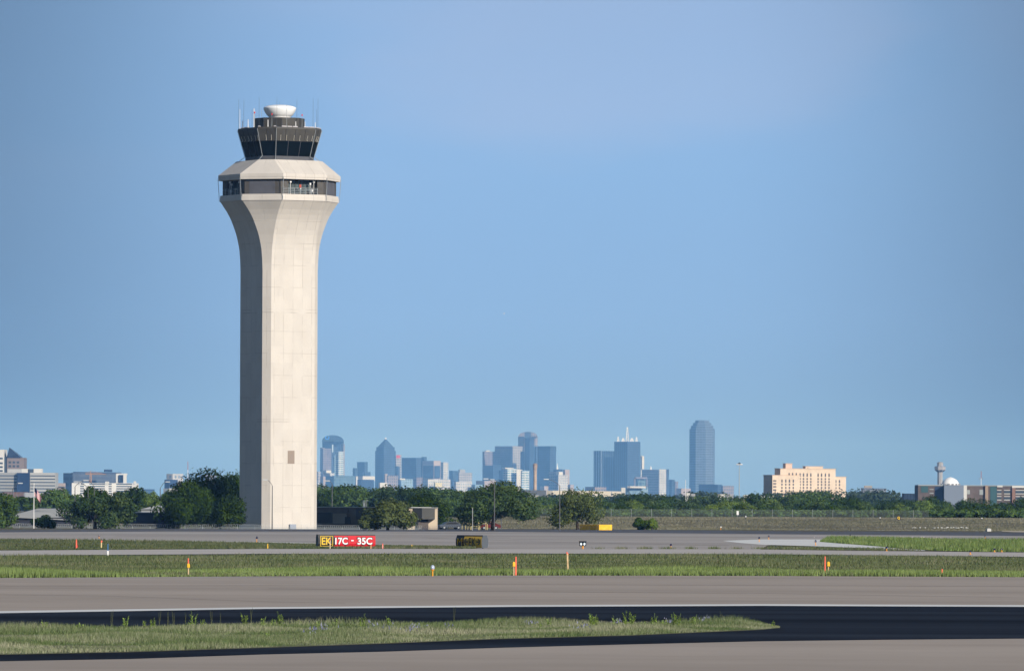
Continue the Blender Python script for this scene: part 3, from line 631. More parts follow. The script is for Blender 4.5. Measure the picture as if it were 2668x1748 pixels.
# ---------------------------------------------------------------- edge lights, stakes and markers
def edge_light(px, yb, yt, label, z=.01):
    p = G(px, yb, z); h = (yb - yt) / F * p.y
    o = empty('edge_light', p, 0, label, 'edge light', 'blue topped edge lights on short orange posts')
    b = MB(); b.tube((0, 0, 0), (0, 0, h * .55), .035 if h < .8 else .05, n=8); b.lathe([(.11, 0), (.11, .03), (.04, .05)], 10); b.build('post', m_orange, o)
    b = MB(); b.lathe([(.045, 0), (.10, .02), (.105, h * .1), (.095, h * .28), (.07, h * .40), (.02, h * .46)], 12, (0, 0, h * .55)); b.build('lens', m_blue, o, smooth=True)
    return o
for px, yb, yt, lb in [(258, 1402, 1392.5, 'dark topped edge light in front of the far taxiway above the red stake'), (669, 1411.5, 1396.5, 'blue topped orange edge light on the pale kerb in front of the tower foot'),
        (1748, 1428, 1416, 'dark topped edge light at the road joint right of the twin guard light'), (1978, 1411, 1398, 'edge light at the far side of the pale concrete patch, leftmost on it'),
        (2003, 1405, 1394, 'edge light behind the pale concrete patch, upper one'), (2125, 1420, 1406, 'edge light on the pale patch just left of the grass island'),
        (2215, 1399.5, 1392, 'small edge light behind the tip of the grass island'), (2310, 1435, 1423, 'thick dark blue edge light at the near rim of the grass island'),
        (2528, 1444, 1433, 'dark edge light with a white foot on the service road'), (2591, 1437.5, 1428, 'left one of the close pair of dark edge lights by the grass island'),
        (2610, 1437.5, 1428, 'right one of the close pair of dark edge lights by the grass island'), (2567, 1403.5, 1394.5, 'edge light behind the grass island near the right side')]:
    edge_light(px, yb, yt, lb)
p = G(1127, 1500.5, .01); h = 27.5 / F * p.y
o = empty('runway_light', p, 0, 'runway edge light with clear glass dome on a slim orange stem', 'runway light')
b = MB(); b.tube((0, 0, 0), (0, 0, h * .5), .035, n=10); b.build('stem', m_orange, o); b = MB(); b.lathe([(.04, 0), (.09, .04), (.09, .08)], 14, (0, 0, h * .5)); b.build('collar', m_orange, o)
b = MB(); b.lathe([(.08, .08), (.105, .13), (.105, .2), (.09, .26), (.05, .30), (.01, .31)], 16, (0, 0, h * .5)); b.build('dome', M('clear_lens', (.45, .52, .66), .1, .6), o, smooth=True)
def stake(px, yb, yt, wpx, mat, label, mat2=None, f2=.35, lean=0.0, z=.01, name='marker_stake', flag=None, thick=None):
    p = G(px, yb, z); h = (yb - yt) / F * p.y; w_ = wpx / F * p.y
    o = empty(name, p, R(12), label, 'stake'); m2 = mat2 or mat
    b = MB(); b.prism([(-w_ / 2, -w_ / 3), (w_ / 2, -w_ / 3), (w_ / 2, w_ / 3), (-w_ / 2, w_ / 3)], 0, h * (1 - f2), [(-w_ / 2 + lean * .6, -w_ / 3), (w_ / 2 + lean * .6, -w_ / 3), (w_ / 2 + lean * .6, w_ / 3), (-w_ / 2 + lean * .6, w_ / 3)])
    b.build('lower_shaft', mat, o)
    b = MB(); l6 = lean * .6; b.prism([(-w_ / 2 + l6, -w_ / 3), (w_ / 2 + l6, -w_ / 3), (w_ / 2 + l6, w_ / 3), (-w_ / 2 + l6, w_ / 3)], h * (1 - f2), h, [(-w_ / 2 * .7 + lean, -w_ / 3), (w_ / 2 * .7 + lean, -w_ / 3), (w_ / 2 * .7 + lean, w_ / 3), (-w_ / 2 * .7 + lean, w_ / 3)])
    b.build('painted_top', m2, o)
    if flag: b = MB(); b.face([(lean, 0, h * .97), (lean + flag, .03, h * .90), (lean + flag * .8, .05, h * .82), (lean, 0, h * .86)]); b.build('ribbon', m_pink, o)
    return o
stake(199, 1428, 1404.5, 3.3, m_pink, 'faded orange stake with a red box at its foot on the left turf')
stake(264, 1427.5, 1407, 2.8, M('pale_tan', (.70, .55, .28), .7), 'thin stake with pink top and tan foot on the left turf', m_pink, .3, flag=.15)
stake(281, 1447, 1416, 4.0, m_white, 'blue over white marker post at the service road', M('marker_blue', (.03, .12, .27), .5), .58, name='marker_post')
stake(697.5, 1428.5, 1416, 2.6, m_yellow, 'short yellow stake in the grass left of the red sign')
stake(860, 1428.5, 1402, 2.2, M('pale_wood2', (.72, .55, .38), .7), 'slim wooden stake standing in front of the black panel of the red sign', m_pink, .2, z=.02)
stake(966.5, 1428.7, 1418, 2.2, M('pale_orange', (.80, .35, .18), .7), 'tiny orange stake in front of the red sign near its right end')
stake(997, 1428.5, 1415.5, 3.0, M('salmon', (.85, .30, .26), .6), 'pink marker stake right of the red sign', m_pink, .3)
stake(1073, 1427.5, 1418.5, 2.4, m_yellow, 'tiny yellow stake between the two airfield signs')
stake(1344, 1498, 1449.5, 3.8, m_pink, 'tall faded orange stake beside a yellow box in the verge')
stake(1480, 1488, 1437.5, 4.0, m_wood, 'leaning raw wooden stake with a pink ribbon in the verge', m_pink, .10, lean=-.08, flag=.12)
stake(2149.5, 1498, 1448.5, 3.2, m_pink, 'tall slim orange stake toward the right, beside a yellow box')
stake(490.5, 1499, 1453.5, 3.6, m_wood, 'orange topped stake carrying a yellow box in the left verge', m_pink, .42)
stake(2454.5, 1500, 1481.5, 3.6, m_pink, 'short orange stake in the verge, the rightmost one')
def ybox(px, yb, y0, y1, wpx, label, mat=m_yellow, z=.01, cat='yellow box'):
    p = G(px, yb, z); s_ = p.y / F; o = empty('junction_box', p, R(10), label, cat)
    w_, za, zb = wpx * s_ / 2, (yb - y1) * s_, (yb - y0) * s_
    b = MB(); b.box(-w_, w_, -.09, .09, za, zb); b.build('box', mat, o, bevel=.02)
    b = MB(); b.box(-w_ * .6, w_ * .6, -.06, .06, zb, zb + .03); b.build('cap', mat, o)
    if za > .02: b = MB(); b.tube((0, 0, 0), (0, 0, za), .03, n=6); b.build('leg', M('tan_leg', (.7, .5, .3), .7), o)
    return o
ybox(1338.5, 1498.5, 1464.5, 1475.5, 7, 'yellow box on a tan leg left of the tall orange stake')
ybox(2158, 1498.5, 1464, 1475, 7.5, 'yellow box on a tan leg right of the slim orange stake')
ybox(490.5, 1500, 1469, 1478.5, 7.5, 'yellow box on the stake in the left verge')
ybox(199.8, 1427.5, 1420, 1426, 6, 'small red box at the foot of the stake on the left turf', m_red, cat='red box')
p = G(1518.5, 1429.3, .01); s_ = p.y / F
o = empty('guard_light', p, R(-4), 'twin runway guard light, two round lamps in a black housing on an orange post', 'guard light')
b = MB(); b.tube((0, 0, 0), (0, 0, 7.5 * s_), .07, .08, 8); b.build('post', m_orange, o)
b = MB(); b.box(-9 * s_, 9 * s_, -.08, .12, 7.5 * s_, 19 * s_); b.build('housing', m_black, o, bevel=.03)
for sg in (-1, 1):
    b = MB(); b.box(sg * 5 * s_ - 4.7 * s_, sg * 5 * s_ + 4.7 * s_, -.30, -.083, 18 * s_, 20.3 * s_); b.build('hood', m_black, o)
    b = MB(); n = 14; c_ = (sg * 4.3 * s_, 13 * s_)
    b.face([(c_[0] + 2.6 * s_ * math.cos(2 * math.pi * k / n), -.10, c_[1] + 3.9 * s_ * math.sin(2 * math.pi * k / n)) for k in range(n)])
    i = b.v[:]; b.face([(x, -.085, z) for x, y, z in reversed(i)]); b.build('lamp', M('white_lamp', (.8, .9, .95), .2, .5, emit=((.8, .92, 1), .25)), o)
# ---------------------------------------------------------------- trees
L_dark = leaves('leaf_dark', (.011, .026, .002), (.026, .054, .003), (.060, .100, .008), .45)
L_mid = leaves('leaf_mid', (.026, .055, .014), (.055, .10, .024), (.10, .155, .035), .45)
L_olive = leaves('leaf_olive', (.032, .048, .014), (.070, .094, .028), (.128, .154, .05), .5)
L_oak = leaves('leaf_grey_green', (.018, .042, .014), (.045, .080, .026), (.095, .135, .045), .5)
L_light = leaves('leaf_light', (.060, .105, .018), (.11, .17, .028), (.17, .23, .045), .4)
L_far = leaves('leaf_far', (.022, .038, .020), (.038, .060, .028), (.060, .085, .038), .1)
def crown_pts(w_, h_, seed, n, leaf, nl=16, lobe=.34, skirt=0.0, flat=.75):
    r_ = np.random.default_rng(seed)
    th_ = r_.uniform(0, 2 * np.pi, nl); ph = np.arccos(r_.uniform(-.75, 1, nl)); rad = r_.uniform(.35, .80, nl)
    C = np.stack([np.cos(th_) * np.sin(ph) * rad, np.sin(th_) * np.sin(ph) * rad, np.cos(ph) * rad], 1) * np.array([w_ / 2, w_ / 2, h_ / 2])
    C = np.vstack([C, [[0, 0, h_ * .12]]]); LR = r_.uniform(.65, 1.15, nl + 1) * lobe * min(w_, h_) * .5 * 1.5; LR[-1] *= 1.25
    k = r_.choice(nl + 1, n, p=LR ** 2 / (LR ** 2).sum()); v = r_.normal(size=(n, 3)); v /= np.linalg.norm(v, axis=1, keepdims=True)
    dist = LR[k] * r_.uniform(.72, 1.08, n) * (1 + .16 * np.sin(v[:, 0] * 7 + k) * np.sin(v[:, 1] * 6 + 2 * k) + .1 * np.sin(v[:, 2] * 11 + k))
    pos = C[k] + v * dist[:, None] * np.array([1, 1, .85])
    pos[:, 2] = np.maximum(pos[:, 2], -h_ / 2 + r_.random(n) * h_ * .08)
    nrm = v + r_.normal(size=(n, 3)) * .45; nrm[:, 2] += .15; nrm /= np.linalg.norm(nrm, axis=1, keepdims=True)
    t = np.cross(nrm, r_.normal(size=(n, 3))); t /= np.linalg.norm(t, axis=1, keepdims=True); b_ = np.cross(nrm, t)
    s = leaf * r_.uniform(.55, 1.3, n)[:, None] / 2
    q = np.stack([pos + t * s, pos + b_ * s * .8, pos - t * s * .9, pos - b_ * s * .7], 1)
    q = q.reshape(-1, 3); lo, hi = np.percentile(q, 1.0, axis=0), np.percentile(q, 99.0, axis=0)
    return (q - (lo + hi) / 2) / (hi - lo) * np.array([w_, w_, h_])
def crown(w_, h_, z0_, seed, n, leaf, mat, **k):
    q = crown_pts(w_, h_, seed, n, leaf, **k); q[:, 2] += z0_ + h_ / 2
    return big_mesh('crown', q, np.arange(len(q)).reshape(-1, 4), mat)
def trunk(hc, r, seed, spread):
    r_ = random.Random(seed); b = MB(); p = Vector((0, 0, -.3)); q = Vector((r_.uniform(-.2, .2), 0, hc * .45))
    b.tube(p, q, r * 1.25, r * .8, 8)
    for _ in range(6):
        a = r_.uniform(0, 6.28); e = q + Vector((math.cos(a) * spread * r_.uniform(.3, .6), math.sin(a) * spread * r_.uniform(.3, .6), hc * r_.uniform(.25, .6)))
        m_ = q.lerp(e, .5) + Vector((0, 0, .1 * hc)); b.tube(q, m_, r * .5, r * .32, 6); b.tube(m_, e, r * .32, r * .1, 5)
    return b
def tree(px, x0, x1, yt, yb, ybase, d, seed, mat, label, n=7000, leaf=.34, cat='tree', clear=None, name='tree', **k):
    """a tree whose crown spans x0..x1 and yt..yb in photo pixels at distance d"""
    s_ = d / F; gx_, z0_ = P(px, ybase, d).x, None
    tz_ = terrain(gx_, d); base = Vector((gx_, d, tz_))
    zt, zb = pz(yt, d, px), max(tz_ + .05, pz(yb, d, px)); w_ = (x1 - x0) * s_
    o = empty(name, base, seed * .7, label, cat)
    cx = ((x0 + x1) / 2 - px) * s_
    me = crown(w_, zt - zb, zb - tz_, seed, n, leaf, mat, **k); c = link('crown', me, o)
    v = Matrix.Rotation(-seed * .7, 3, 'Z') @ Vector((cx, 0, 0)); c.location = (v.x, v.y, 0)
    trunk(max(1.0, (zb - tz_) + (zt - zb) * .5), max(.12, w_ * .028), seed, w_ * .5).build('trunk', m_bark, o)
    return o
TL = 'tree'
tree(540, 432, 660, 1233, 1378, 1377, 1226, 3, L_dark, 'big dense dark green tree touching the left foot of the tower', n=26000, leaf=.34, nl=34, lobe=.40)
tree(596, 548, 641, 1298, 1378, 1377, 1176, 41, L_dark, 'lower dark green tree overlapping the left foot of the tower', n=7000, leaf=.34, nl=18, lobe=.4)
tree(470, 412, 560, 1262, 1378, 1377, 1175, 8, L_dark, 'lower dark green tree left of the big dense tree by the tower', n=9000, leaf=.36, nl=18)
tree(248, 160, 338, 1291, 1378, 1377, 1160, 5, L_oak, 'wide grey green tree in front of the long dark building at left', n=10000, leaf=.32, nl=20)
tree(250, 215, 285, 1273, 1330, 1340, 1290, 6, L_dark, 'dark green treetop rising behind the wide grey green tree', n=4000, leaf=.4)
tree(8, -60, 44, 1296, 1376, 1377, 1170, 9, L_mid, 'tree cut by the left edge of the picture', n=7000)
tree(-5, -60, 34, 1283, 1340, 1360, 1300, 19, L_dark, 'darker treetop at the left edge behind the cut tree', n=4000, leaf=.4)
tree(115, 88, 145, 1343, 1378, 1378, 1165, 10, L_dark, 'small dark bush right of the flagpole foot', n=2600, leaf=.28, cat='bush', name='bush')
tree(1010, 942, 1080, 1306, 1374, 1376, 1150, 11, L_olive, 'round olive green tree in front of the dark brown building', n=9000, leaf=.28, nl=22)
tree(962, 940, 1000, 1345, 1376, 1376, 1148, 12, L_olive, 'low olive bush at the left foot of the round olive tree', n=2600, leaf=.28, cat='bush', name='bush')
tree(1105, 1035, 1172, 1288, 1372, 1376, 1260, 13, L_dark, 'dark green tree behind the flat building with cream walls', n=9000, leaf=.36, nl=20)
tree(1283, 1198, 1388, 1262, 1360, 1377, 1165, 14, L_oak, 'broad spreading oak with a dark trunk behind the curved lamp', n=24000, leaf=.30, nl=34, lobe=.38)
tree(1505, 1437, 1577, 1279, 1370, 1374, 1228, 15, L_olive, 'bushy olive green tree behind the yellow barriers', n=10000, leaf=.28, nl=22)
tree(1680, 1650, 1690, 1350, 1379, 1378, 1230, 16, L_dark, 'dark bush alone at the foot of the dry bank', n=3000, leaf=.28, cat='bush', name='bush')
tree(1698, 1683, 1712, 1352, 1379, 1378, 1226, 17, L_light, 'lighter green bush touching the lone dark bush', n=1800, leaf=.28, cat='bush', name='bush')
for i, (px, a, c, yt, d_, mt, lb) in enumerate([(150, 108, 190, 1275, 1700, L_mid, 'green tree behind the grey roofed building'), (335, 298, 378, 1271, 1650, L_dark, 'dark green tree above the long dark building'),
        (395, 358, 425, 1283, 1750, L_light, 'lighter tree left of the big dense tree'), (70, 35, 115, 1296, 1750, L_mid, 'green tree between the flagpole and the left edge tree'), (200, 170, 232, 1290, 1800, L_mid, 'treetop left of the group of curved lamps'), (440, 410, 470, 1280, 1800, L_mid, 'treetop just left of the big dense tree')]):
    tree(px, a, c, yt, 1330, 1340, d_, 30 + i, mt, lb, n=3800, leaf=.45)
# the wood behind the field: crown kinds shared, every tree its own thing
mats = {'dark': L_dark, 'mid': L_mid, 'light': L_light, 'olive': L_oak}
kinds = {}
for kn, mt in mats.items():
    for v in range(3):
        o = empty('tree', (0, 0, 0)); link('crown', crown(9.0, 8.6, .6, 100 + v * 7 + len(kn), 2600, .62, mt, nl=14), o); trunk(5, .22, v, 4).build('trunk', m_bark, o)
        kinds[kn, v] = o
tops = [(-80, 1300), (60, 1292), (150, 1280), (230, 1285), (300, 1290), (400, 1290), (640, 1275), (820, 1262), (860, 1268), (910, 1263), (960, 1272), (1040, 1266), (1120, 1272), (1180, 1274), (1380, 1294), (1500, 1290), (1600, 1293), (1660, 1280), (1750, 1292), (1850, 1291),
        (1950, 1288), (2010, 1291), (2060, 1290), (2120, 1271), (2190, 1288), (2260, 1298), (2340, 1296), (2385, 1306), (2420, 1291), (2470, 1300), (2530, 1295), (2600, 1303), (2668, 1298), (2800, 1298)]
rr = random.Random(11); first = set()
rows = [('back', 2350, 64, 0, 9, ['dark', 'mid', 'dark', 'olive'], 800, 2760), ('middle', 1980, 66, 10, 24, ['mid', 'light', 'olive', 'dark'], 800, 2760), ('front', 1660, 62, 24, 40, ['light', 'mid', 'olive', 'light', 'dark'], 1120, 2760)]
col_word = {'dark': 'dark green', 'mid': 'mid green', 'light': 'light yellowish green', 'olive': 'dull grey green'}
for rn, d_, n_, j0, j1, ks, xa, xb in rows:
    for i in range(n_):
        px = xa + (xb - xa) * (i + rr.uniform(.1, .9)) / n_; dd_ = d_ + rr.uniform(-90, 90)
        yt = np.interp(px, [t[0] for t in tops], [t[1] for t in tops]) + rr.uniform(j0, j1)
        if 1380 < px < 1640 and rn != 'back': yt = max(yt, 1302 + rr.uniform(0, 10))
        if px < 1200 and rn == 'middle': yt -= 8
        zt = pz(yt, dd_, px); p = P(px, yt, dd_); tzz = terrain(p.x, dd_); h_ = zt - tzz
        kn = rr.choice(ks); 
        if px > 2150 and rr.random() < .6: kn = 'dark'
        v = rr.randrange(3); sc = h_ / 9.2 / .98; sw = sc * rr.uniform(1.15, 1.5) if rn != 'back' else sc * rr.uniform(1.1, 1.4)
        loc = (p.x, dd_, tzz); kw = dict(label='%s tree in the %s row of the long wood beyond the dry bank' % (col_word[kn], rn), cat='tree', group='%s trees in the %s row of the wood' % (col_word[kn], rn))
        if (kn, v) in first: copy_thing(kinds[kn, v], loc, rr.uniform(0, 6), (sw, sw, sc), **kw)
        else:
            o = kinds[kn, v]; o.location = loc; o.rotation_euler = (0, 0, rr.uniform(0, 6)); o.scale = (sw, sw, sc); tag(o, **kw); first.add((kn, v))
for k, o in kinds.items():
    if k not in first:
        for ch in list(o.children): bpy.data.objects.remove(ch)
        bpy.data.objects.remove(o)
# undergrowth in front of the wood and the far woods that read as masses
def mass(name, x0, x1, d_, yt, dj, n, size, leaf, mat, label, profile=None, per=520):
    r_ = np.random.default_rng(int(x0 + d_) % 9999); out = []
    for i in range(n):
        px = r_.uniform(x0, x1); dd_ = d_ + r_.uniform(-dj, dj); y_ = (np.interp(px, *profile) if profile else yt) + abs(r_.normal()) * 3
        zt = pz(y_, dd_, px); x = gx(px, dd_); t0 = terrain(x, dd_); h_ = max(.8, zt - t0)
        q = crown_pts(size * r_.uniform(.8, 1.3), h_, int(r_.integers(1e6)), per, leaf, nl=7, lobe=.5); q += np.array([x, dd_, t0 + h_ / 2]); out.append(q)
    q = np.vstack(out); me = big_mesh(name, q, np.arange(len(q)).reshape(-1, 4), mat); o = link(name, me); tag(o, label, 'woodland', kind='stuff')
mass('undergrowth', 1100, 2780, 1600, 1327, 20, 330, 5.5, .5, L_mid, 'low green undergrowth along the foot of the long wood', per=420)
mass('distant_woodland', -100, 2760, 3900, 1292, 300, 130, 22, 1.6, L_far, 'bluish far woodland showing between the near treetops and the city', ([-100, 600, 1300, 1700, 1900, 2050, 2250, 2400, 2760], [1296, 1292, 1290, 1287, 1280, 1280, 1276, 1287, 1292]), per=500)
mass('distant_woodland', 1180, 2760, 6500, 1290, 300, 60, 34, 2.6, L_far, 'faint farthest woodland at the foot of the skyline', per=400)
# ---------------------------------------------------------------- buildings
def corner(x0, xs, x1, d_, th=50.0):
    """plan of a block whose near corner is seen at xs and whose two seen walls reach to x0 and x1; plan points are relative to the corner"""
    s_ = d_ / F; t = R(th); L = (xs - x0) * s_ / math.cos(t); Rr = (x1 - xs) * s_ / math.sin(t)
    l = (-L * math.cos(t), L * math.sin(t)); r = (Rr * math.sin(t), Rr * math.cos(t))
    return [(0, 0), r, (l[0] + r[0], l[1] + r[1]), l]
def bld(name, label, d_, xs0, parts, cat='building', group=None):
    """parts: (part name, x0, corner x, x1, y top, y bottom or None, material, turn in degrees, setback in metres)"""
    o = empty(name, (P(xs0, 1330, d_).x, d_, 0), 0, label, cat, group); o['kind'] = 'thing'
    for pt in parts:
        nm, x0, xs, x1, yt, yb, mt = pt[:7]; th = pt[7] if len(pt) > 7 else 50.0; back = pt[8] if len(pt) > 8 else 0.0
        pl = corner(x0, xs, x1, d_ + back, th); cx_ = P(xs, yt, d_ + back).x - o.location.x
        zb = 0 if yb is None else pz(yb, d_ + back, xs); zt = pz(yt, d_ + back, xs)
        b = MB(); b.prism([(p[0] + cx_, p[1] + back) for p in pl], zb, zt); b.build(nm, mt, o)
    return o
f_blue = facade('blue_glass_grid', (.036, .068, .14), (.012, .022, .045), 8, 7, .6, .7)
f_navy = facade('navy_glass', (.030, .062, .115), (.010, .018, .038), 8, 12, .5, .8)
f_stripe = facade('striped_glass', (.07, .11, .17), (.012, .022, .045), 400, 11, 1.0, .72)
f_stripe2 = facade('bright_striped_glass', (.34, .38, .42), (.016, .028, .055), 400, 13, 1.0, .8)
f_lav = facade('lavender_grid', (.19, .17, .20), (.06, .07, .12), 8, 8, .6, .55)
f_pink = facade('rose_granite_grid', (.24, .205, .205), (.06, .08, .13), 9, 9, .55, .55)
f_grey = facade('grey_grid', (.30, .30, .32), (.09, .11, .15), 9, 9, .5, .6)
f_white = facade('white_grid', (.46, .46, .46), (.16, .22, .30), 8, 8, .5, .5)
f_whit2 = facade('white_balconies', (.50, .54, .56), (.10, .20, .30), 7, 16, .5, .85)
f_lightb = facade('pale_blue_glass', (.22, .33, .42), (.12, .20, .30), 8, 8, .6, .7)
f_teal = facade('teal_glass', (.10, .17, .22), (.05, .10, .16), 10, 10, .6, .7)
f_bofa = facade('grey_blue_curtain_wall', (.12, .16, .24), (.030, .050, .085), 9, 11, .55, .82)
f_tan = M('tan_stucco', (.66, .54, .43), .85, .15, (.15, .08)); f_cream = M('cream_wall', (.58, .53, .44), .85, .2, (.1, .08))
m_pinkc = M('pink_concrete', (.33, .28, .265), .85, .2, (.02, .12)); m_whitec = M('white_wall', (.52, .52, .50), .8, .2, (.02, .08)); m_greyc = M('grey_wall', (.30, .31, .33), .8, .2, (.02, .12))
m_navyg = M('navy_glass_wall', (.026, .050, .105), .3, .4, (.02, .15)); m_brick = M('brown_brick', (.15, .10, .085), .85, .15, (.3, .15))
CITY = 25000.0
# towers downtown
o = bld('skyscraper', 'round topped skyscraper just right of the control tower', CITY, 868, [('left_wing', 834, 838, 846, 1166, None, f_pink), ('main_block', 839, 862, 895, 1150, None, f_blue), ('right_wing', 889, 894, 898, 1157, None, f_pink), ('lower_left_block', 836, 842, 863, 1168, None, f_lav, 50, -60),
          ('glass_slit', 865, 866, 868, 1158, 1178, M('bright_slit', (.5, .62, .7), .4), 50, -70)], 'skyscraper')
b = MB(); s_ = CITY / F; n = 16; zc = pz(1151, CITY, 867); rx, rz_ = 28 * s_, 17.5 * s_
prof_ = [(math.cos(math.pi * i / n) * rx, zc + math.sin(math.pi * i / n) ** .8 * rz_) for i in range(n + 1)]
cxx = P(867, 1150, CITY).x - o.location.x
for (x, z), (x2, z2) in zip(prof_, prof_[1:]): b.face([(cxx + x, -20, z), (cxx + x, 60, z), (cxx + x2, 60, z2), (cxx + x2, -20, z2)])
b.face([(cxx + x, -20, z) for x, z in reversed(prof_)]); b.face([(cxx + x, 60, z) for x, z in prof_]); dome = b.build('vaulted_roof', f_navy, o)
b = MB(); c0, c1 = P(853, 1140, CITY).x - o.location.x, pz(1140, CITY, 853)
for k in range(12):
    a1, a2 = [math.radians(110 + 300 * (k + j) / 12) for j in (0, 1)]; R1, R2 = 5.6 * s_, 3.6 * s_
    b.face([(c0 + math.cos(a1) * R1, -22, c1 + math.sin(a1) * R1), (c0 + math.cos(a1) * R2, -22, c1 + math.sin(a1) * R2), (c0 + math.cos(a2) * R2, -22, c1 + math.sin(a2) * R2), (c0 + math.cos(a2) * R1, -22, c1 + math.sin(a2) * R1)])
b.build('ring_emblem', M('bright_blue_logo', (.02, .25, .8), .5), dome)
bld('skyscraper', 'bright white and glass tower in front of the round topped skyscraper', 23500, 882, [('front_block', 872, 882, 895, 1176, None, f_whit2), ('wing', 868, 872, 874, 1185, None, f_lightb)], 'skyscraper')
bld('building', 'low blue glass building with a white roof box below the round topped skyscraper', 21000, 858, [('glass_hall', 845, 870, 930, 1239, None, f_teal), ('white_roof_box', 839, 850, 863, 1225, 1232, m_whitec), ('white_ledge', 842, 860, 871, 1232, 1240, f_white)])
bld('building', 'narrow pinkish block against the right edge of the control tower', 20500, 842, [('block', 834, 842, 848, 1241, None, m_pinkc)])
bld('building', 'grey blue block half hidden behind the control tower', 22500, 828, [('block', 818, 828, 836, 1228, None, f_grey)])
bld('building', 'white low building with a dark blue front right of the blue glass hall', 20000, 950, [('white_top', 925, 945, 976, 1240, 1252, m_whitec), ('dark_front', 930, 940, 974, 1249, None, m_navyg, 50, -20), ('white_corner', 925, 928, 932, 1241, None, m_whitec, 50, -10)])
bld('building', 'small stepped dark blue block left of the pointed skyscraper', CITY, 935, [('upper_block', 930, 950, 958, 1203, None, f_navy), ('left_step', 919, 925, 932, 1219, None, f_navy), ('base', 921, 945, 965, 1229, None, f_navy)])
o = bld('skyscraper', 'dark blue skyscraper with a pyramid roof and a white ball on its point', CITY, 1000, [('shaft', 977, 1000, 1031, 1174, None, f_blue), ('shoulder', 980, 1000, 1028, 1164, None, f_navy)], 'skyscraper')
pl = corner(983, 1000, 1024, CITY); b = MB(); cx_ = 0; mx, my = sum(p[0] for p in pl) / 4, sum(p[1] for p in pl) / 4
b.prism(pl, pz(1163.8, CITY, 1000), pz(1143, CITY, 1003), [(mx + (p[0] - mx) * .06, my + (p[1] - my) * .06) for p in pl]); b.build('pyramid_roof', f_navy, o)
b = MB(); b.lathe([(.3, -4), (3, -2.5), (4, 0), (3, 2.5), (.3, 4)], 12, (mx, my, pz(1142, CITY, 1003))); b.build('ball', m_white, o)
o = bld('building', 'pale tower with a red sign right of the pyramid roofed skyscraper', 24500, 1034, [('block', 1028, 1032, 1046, 1184, None, f_grey)]); 
p0 = corner(1028, 1032, 1046, 24500); b = MB(); z_a, z_b = pz(1193, 24500, 1036), pz(1186, 24500, 1036); r_ = p0[1]
cxo = P(1032, 1184, 24500).x - o.location.x
b.face([(cxo + r_[0] * .05 + .5, r_[1] * .05 - 1, z_a), (cxo + r_[0] * .75, r_[1] * .75 - 1, z_a), (cxo + r_[0] * .75, r_[1] * .75 - 1, z_b), (cxo + r_[0] * .05 + .5, r_[1] * .05 - 1, z_b)]); b.build('red_sign', m_red, o)
bld('building', 'dark blue rounded block below the pale tower with the red sign', 24000, 1034, [('block', 1029, 1036, 1042, 1214, None, m_navyg)])
bld('building', 'low curved pinkish building at the foot of the pyramid roofed skyscraper', 22000, 1010, [('block', 1000, 1010, 1037, 1238, None, f_pink), ('upper', 1000, 1004, 1010, 1234, None, m_pinkc)])
bld('building', 'small white box building in the treetops under the pyramid roofed skyscraper', 12000, 992, [('block', 986, 990, 1009, 1257, 1275, m_whitec)])
bld('building', 'wide flat dark blue office block right of the pale tower', CITY, 1085, [('block', 1046, 1085, 1105, 1192, None, f_blue), ('roof_box', 1098, 1105, 1112, 1190, None, f_navy)])
o = bld('building', 'pinkish block with large dark recessed windows', 24800, 1130, [('block', 1100, 1130, 1148, 1200, None, m_pinkc), ('left_recess', 1102, 1129, 1129.6, 1213, 1245, m_navyg, 50, -9), ('right_recess', 1132.5, 1133, 1147, 1213, 1245, m_navyg, 50, -3)])
bld('building', 'narrow pale tower right of the pinkish block', 24600, 1156, [('block', 1148, 1155, 1168, 1204, None, f_white)])
bld('building', 'grey and blue stepped block with a small roof box, alone in the gap', 24500, 1190, [('dark_wing', 1170, 1180, 1193, 1226, None, f_navy), ('grey_wing', 1192, 1196, 1230, 1231, None, f_grey, 50, 30), ('roof_box', 1194, 1198, 1212, 1223, 1232, m_greyc, 50, 60)])
bld('building', 'low white blue building right of the pinkish curved building', 20000, 1045, [('block', 1037, 1045, 1076, 1247, None, f_lightb), ('white_cap', 1038, 1042, 1055, 1246, 1250, m_whitec, 50, -9)])
bld('building', 'low pinkish block below the wide flat office block', 20200, 1085, [('block', 1076, 1085, 1101, 1243, None, f_lav)])
bld('building', 'long low white panelled building below the recessed window block', 19500, 1120, [('block', 1100, 1115, 1173, 1248, None, f_white), ('yellow_wall', 1131, 1134, 1152, 1257, 1268, M('pale_yellow', (.55, .5, .3), .8), 50, -20)])
bld('building', 'low white roofed building under the stepped block in the gap', 19000, 1190, [('block', 1182, 1188, 1230, 1255, None, f_white)])
bld('building', 'low grey blue buildings left of the white hotel', 19000, 1250, [('left_part', 1228, 1238, 1258, 1262, None, f_lightb), ('pink_part', 1240, 1262, 1292, 1252, None, m_pinkc, 50, 20)])
bld('skyscraper', 'plain grey blue tower at the left end of the main cluster', CITY, 1262, [('block', 1257, 1262, 1284, 1176, None, f_lav), ('white_cap', 1262, 1266, 1276, 1173, 1176, m_whitec)], 'skyscraper')
bld('skyscraper', 'broad lavender tower with a lighter right side', 24800, 1335, [('block', 1283, 1334, 1362, 1176, None, f_lav), ('top', 1289, 1334, 1362, 1162, 1176, f_pink), ('lit_wing', 1333, 1336, 1361, 1164, None, f_grey, 50, -12)], 'skyscraper')  # paler facade puts the sunlit right side into the colour
bld('building', 'dark blue block standing for a shadow in front of the broad lavender tower', 24000, 1290, [('block', 1258, 1285, 1305, 1212, None, m_navyg), ('right_part', 1300, 1310, 1318, 1225, None, m_navyg)])  # added dark block, stands in for a shadow before the tower
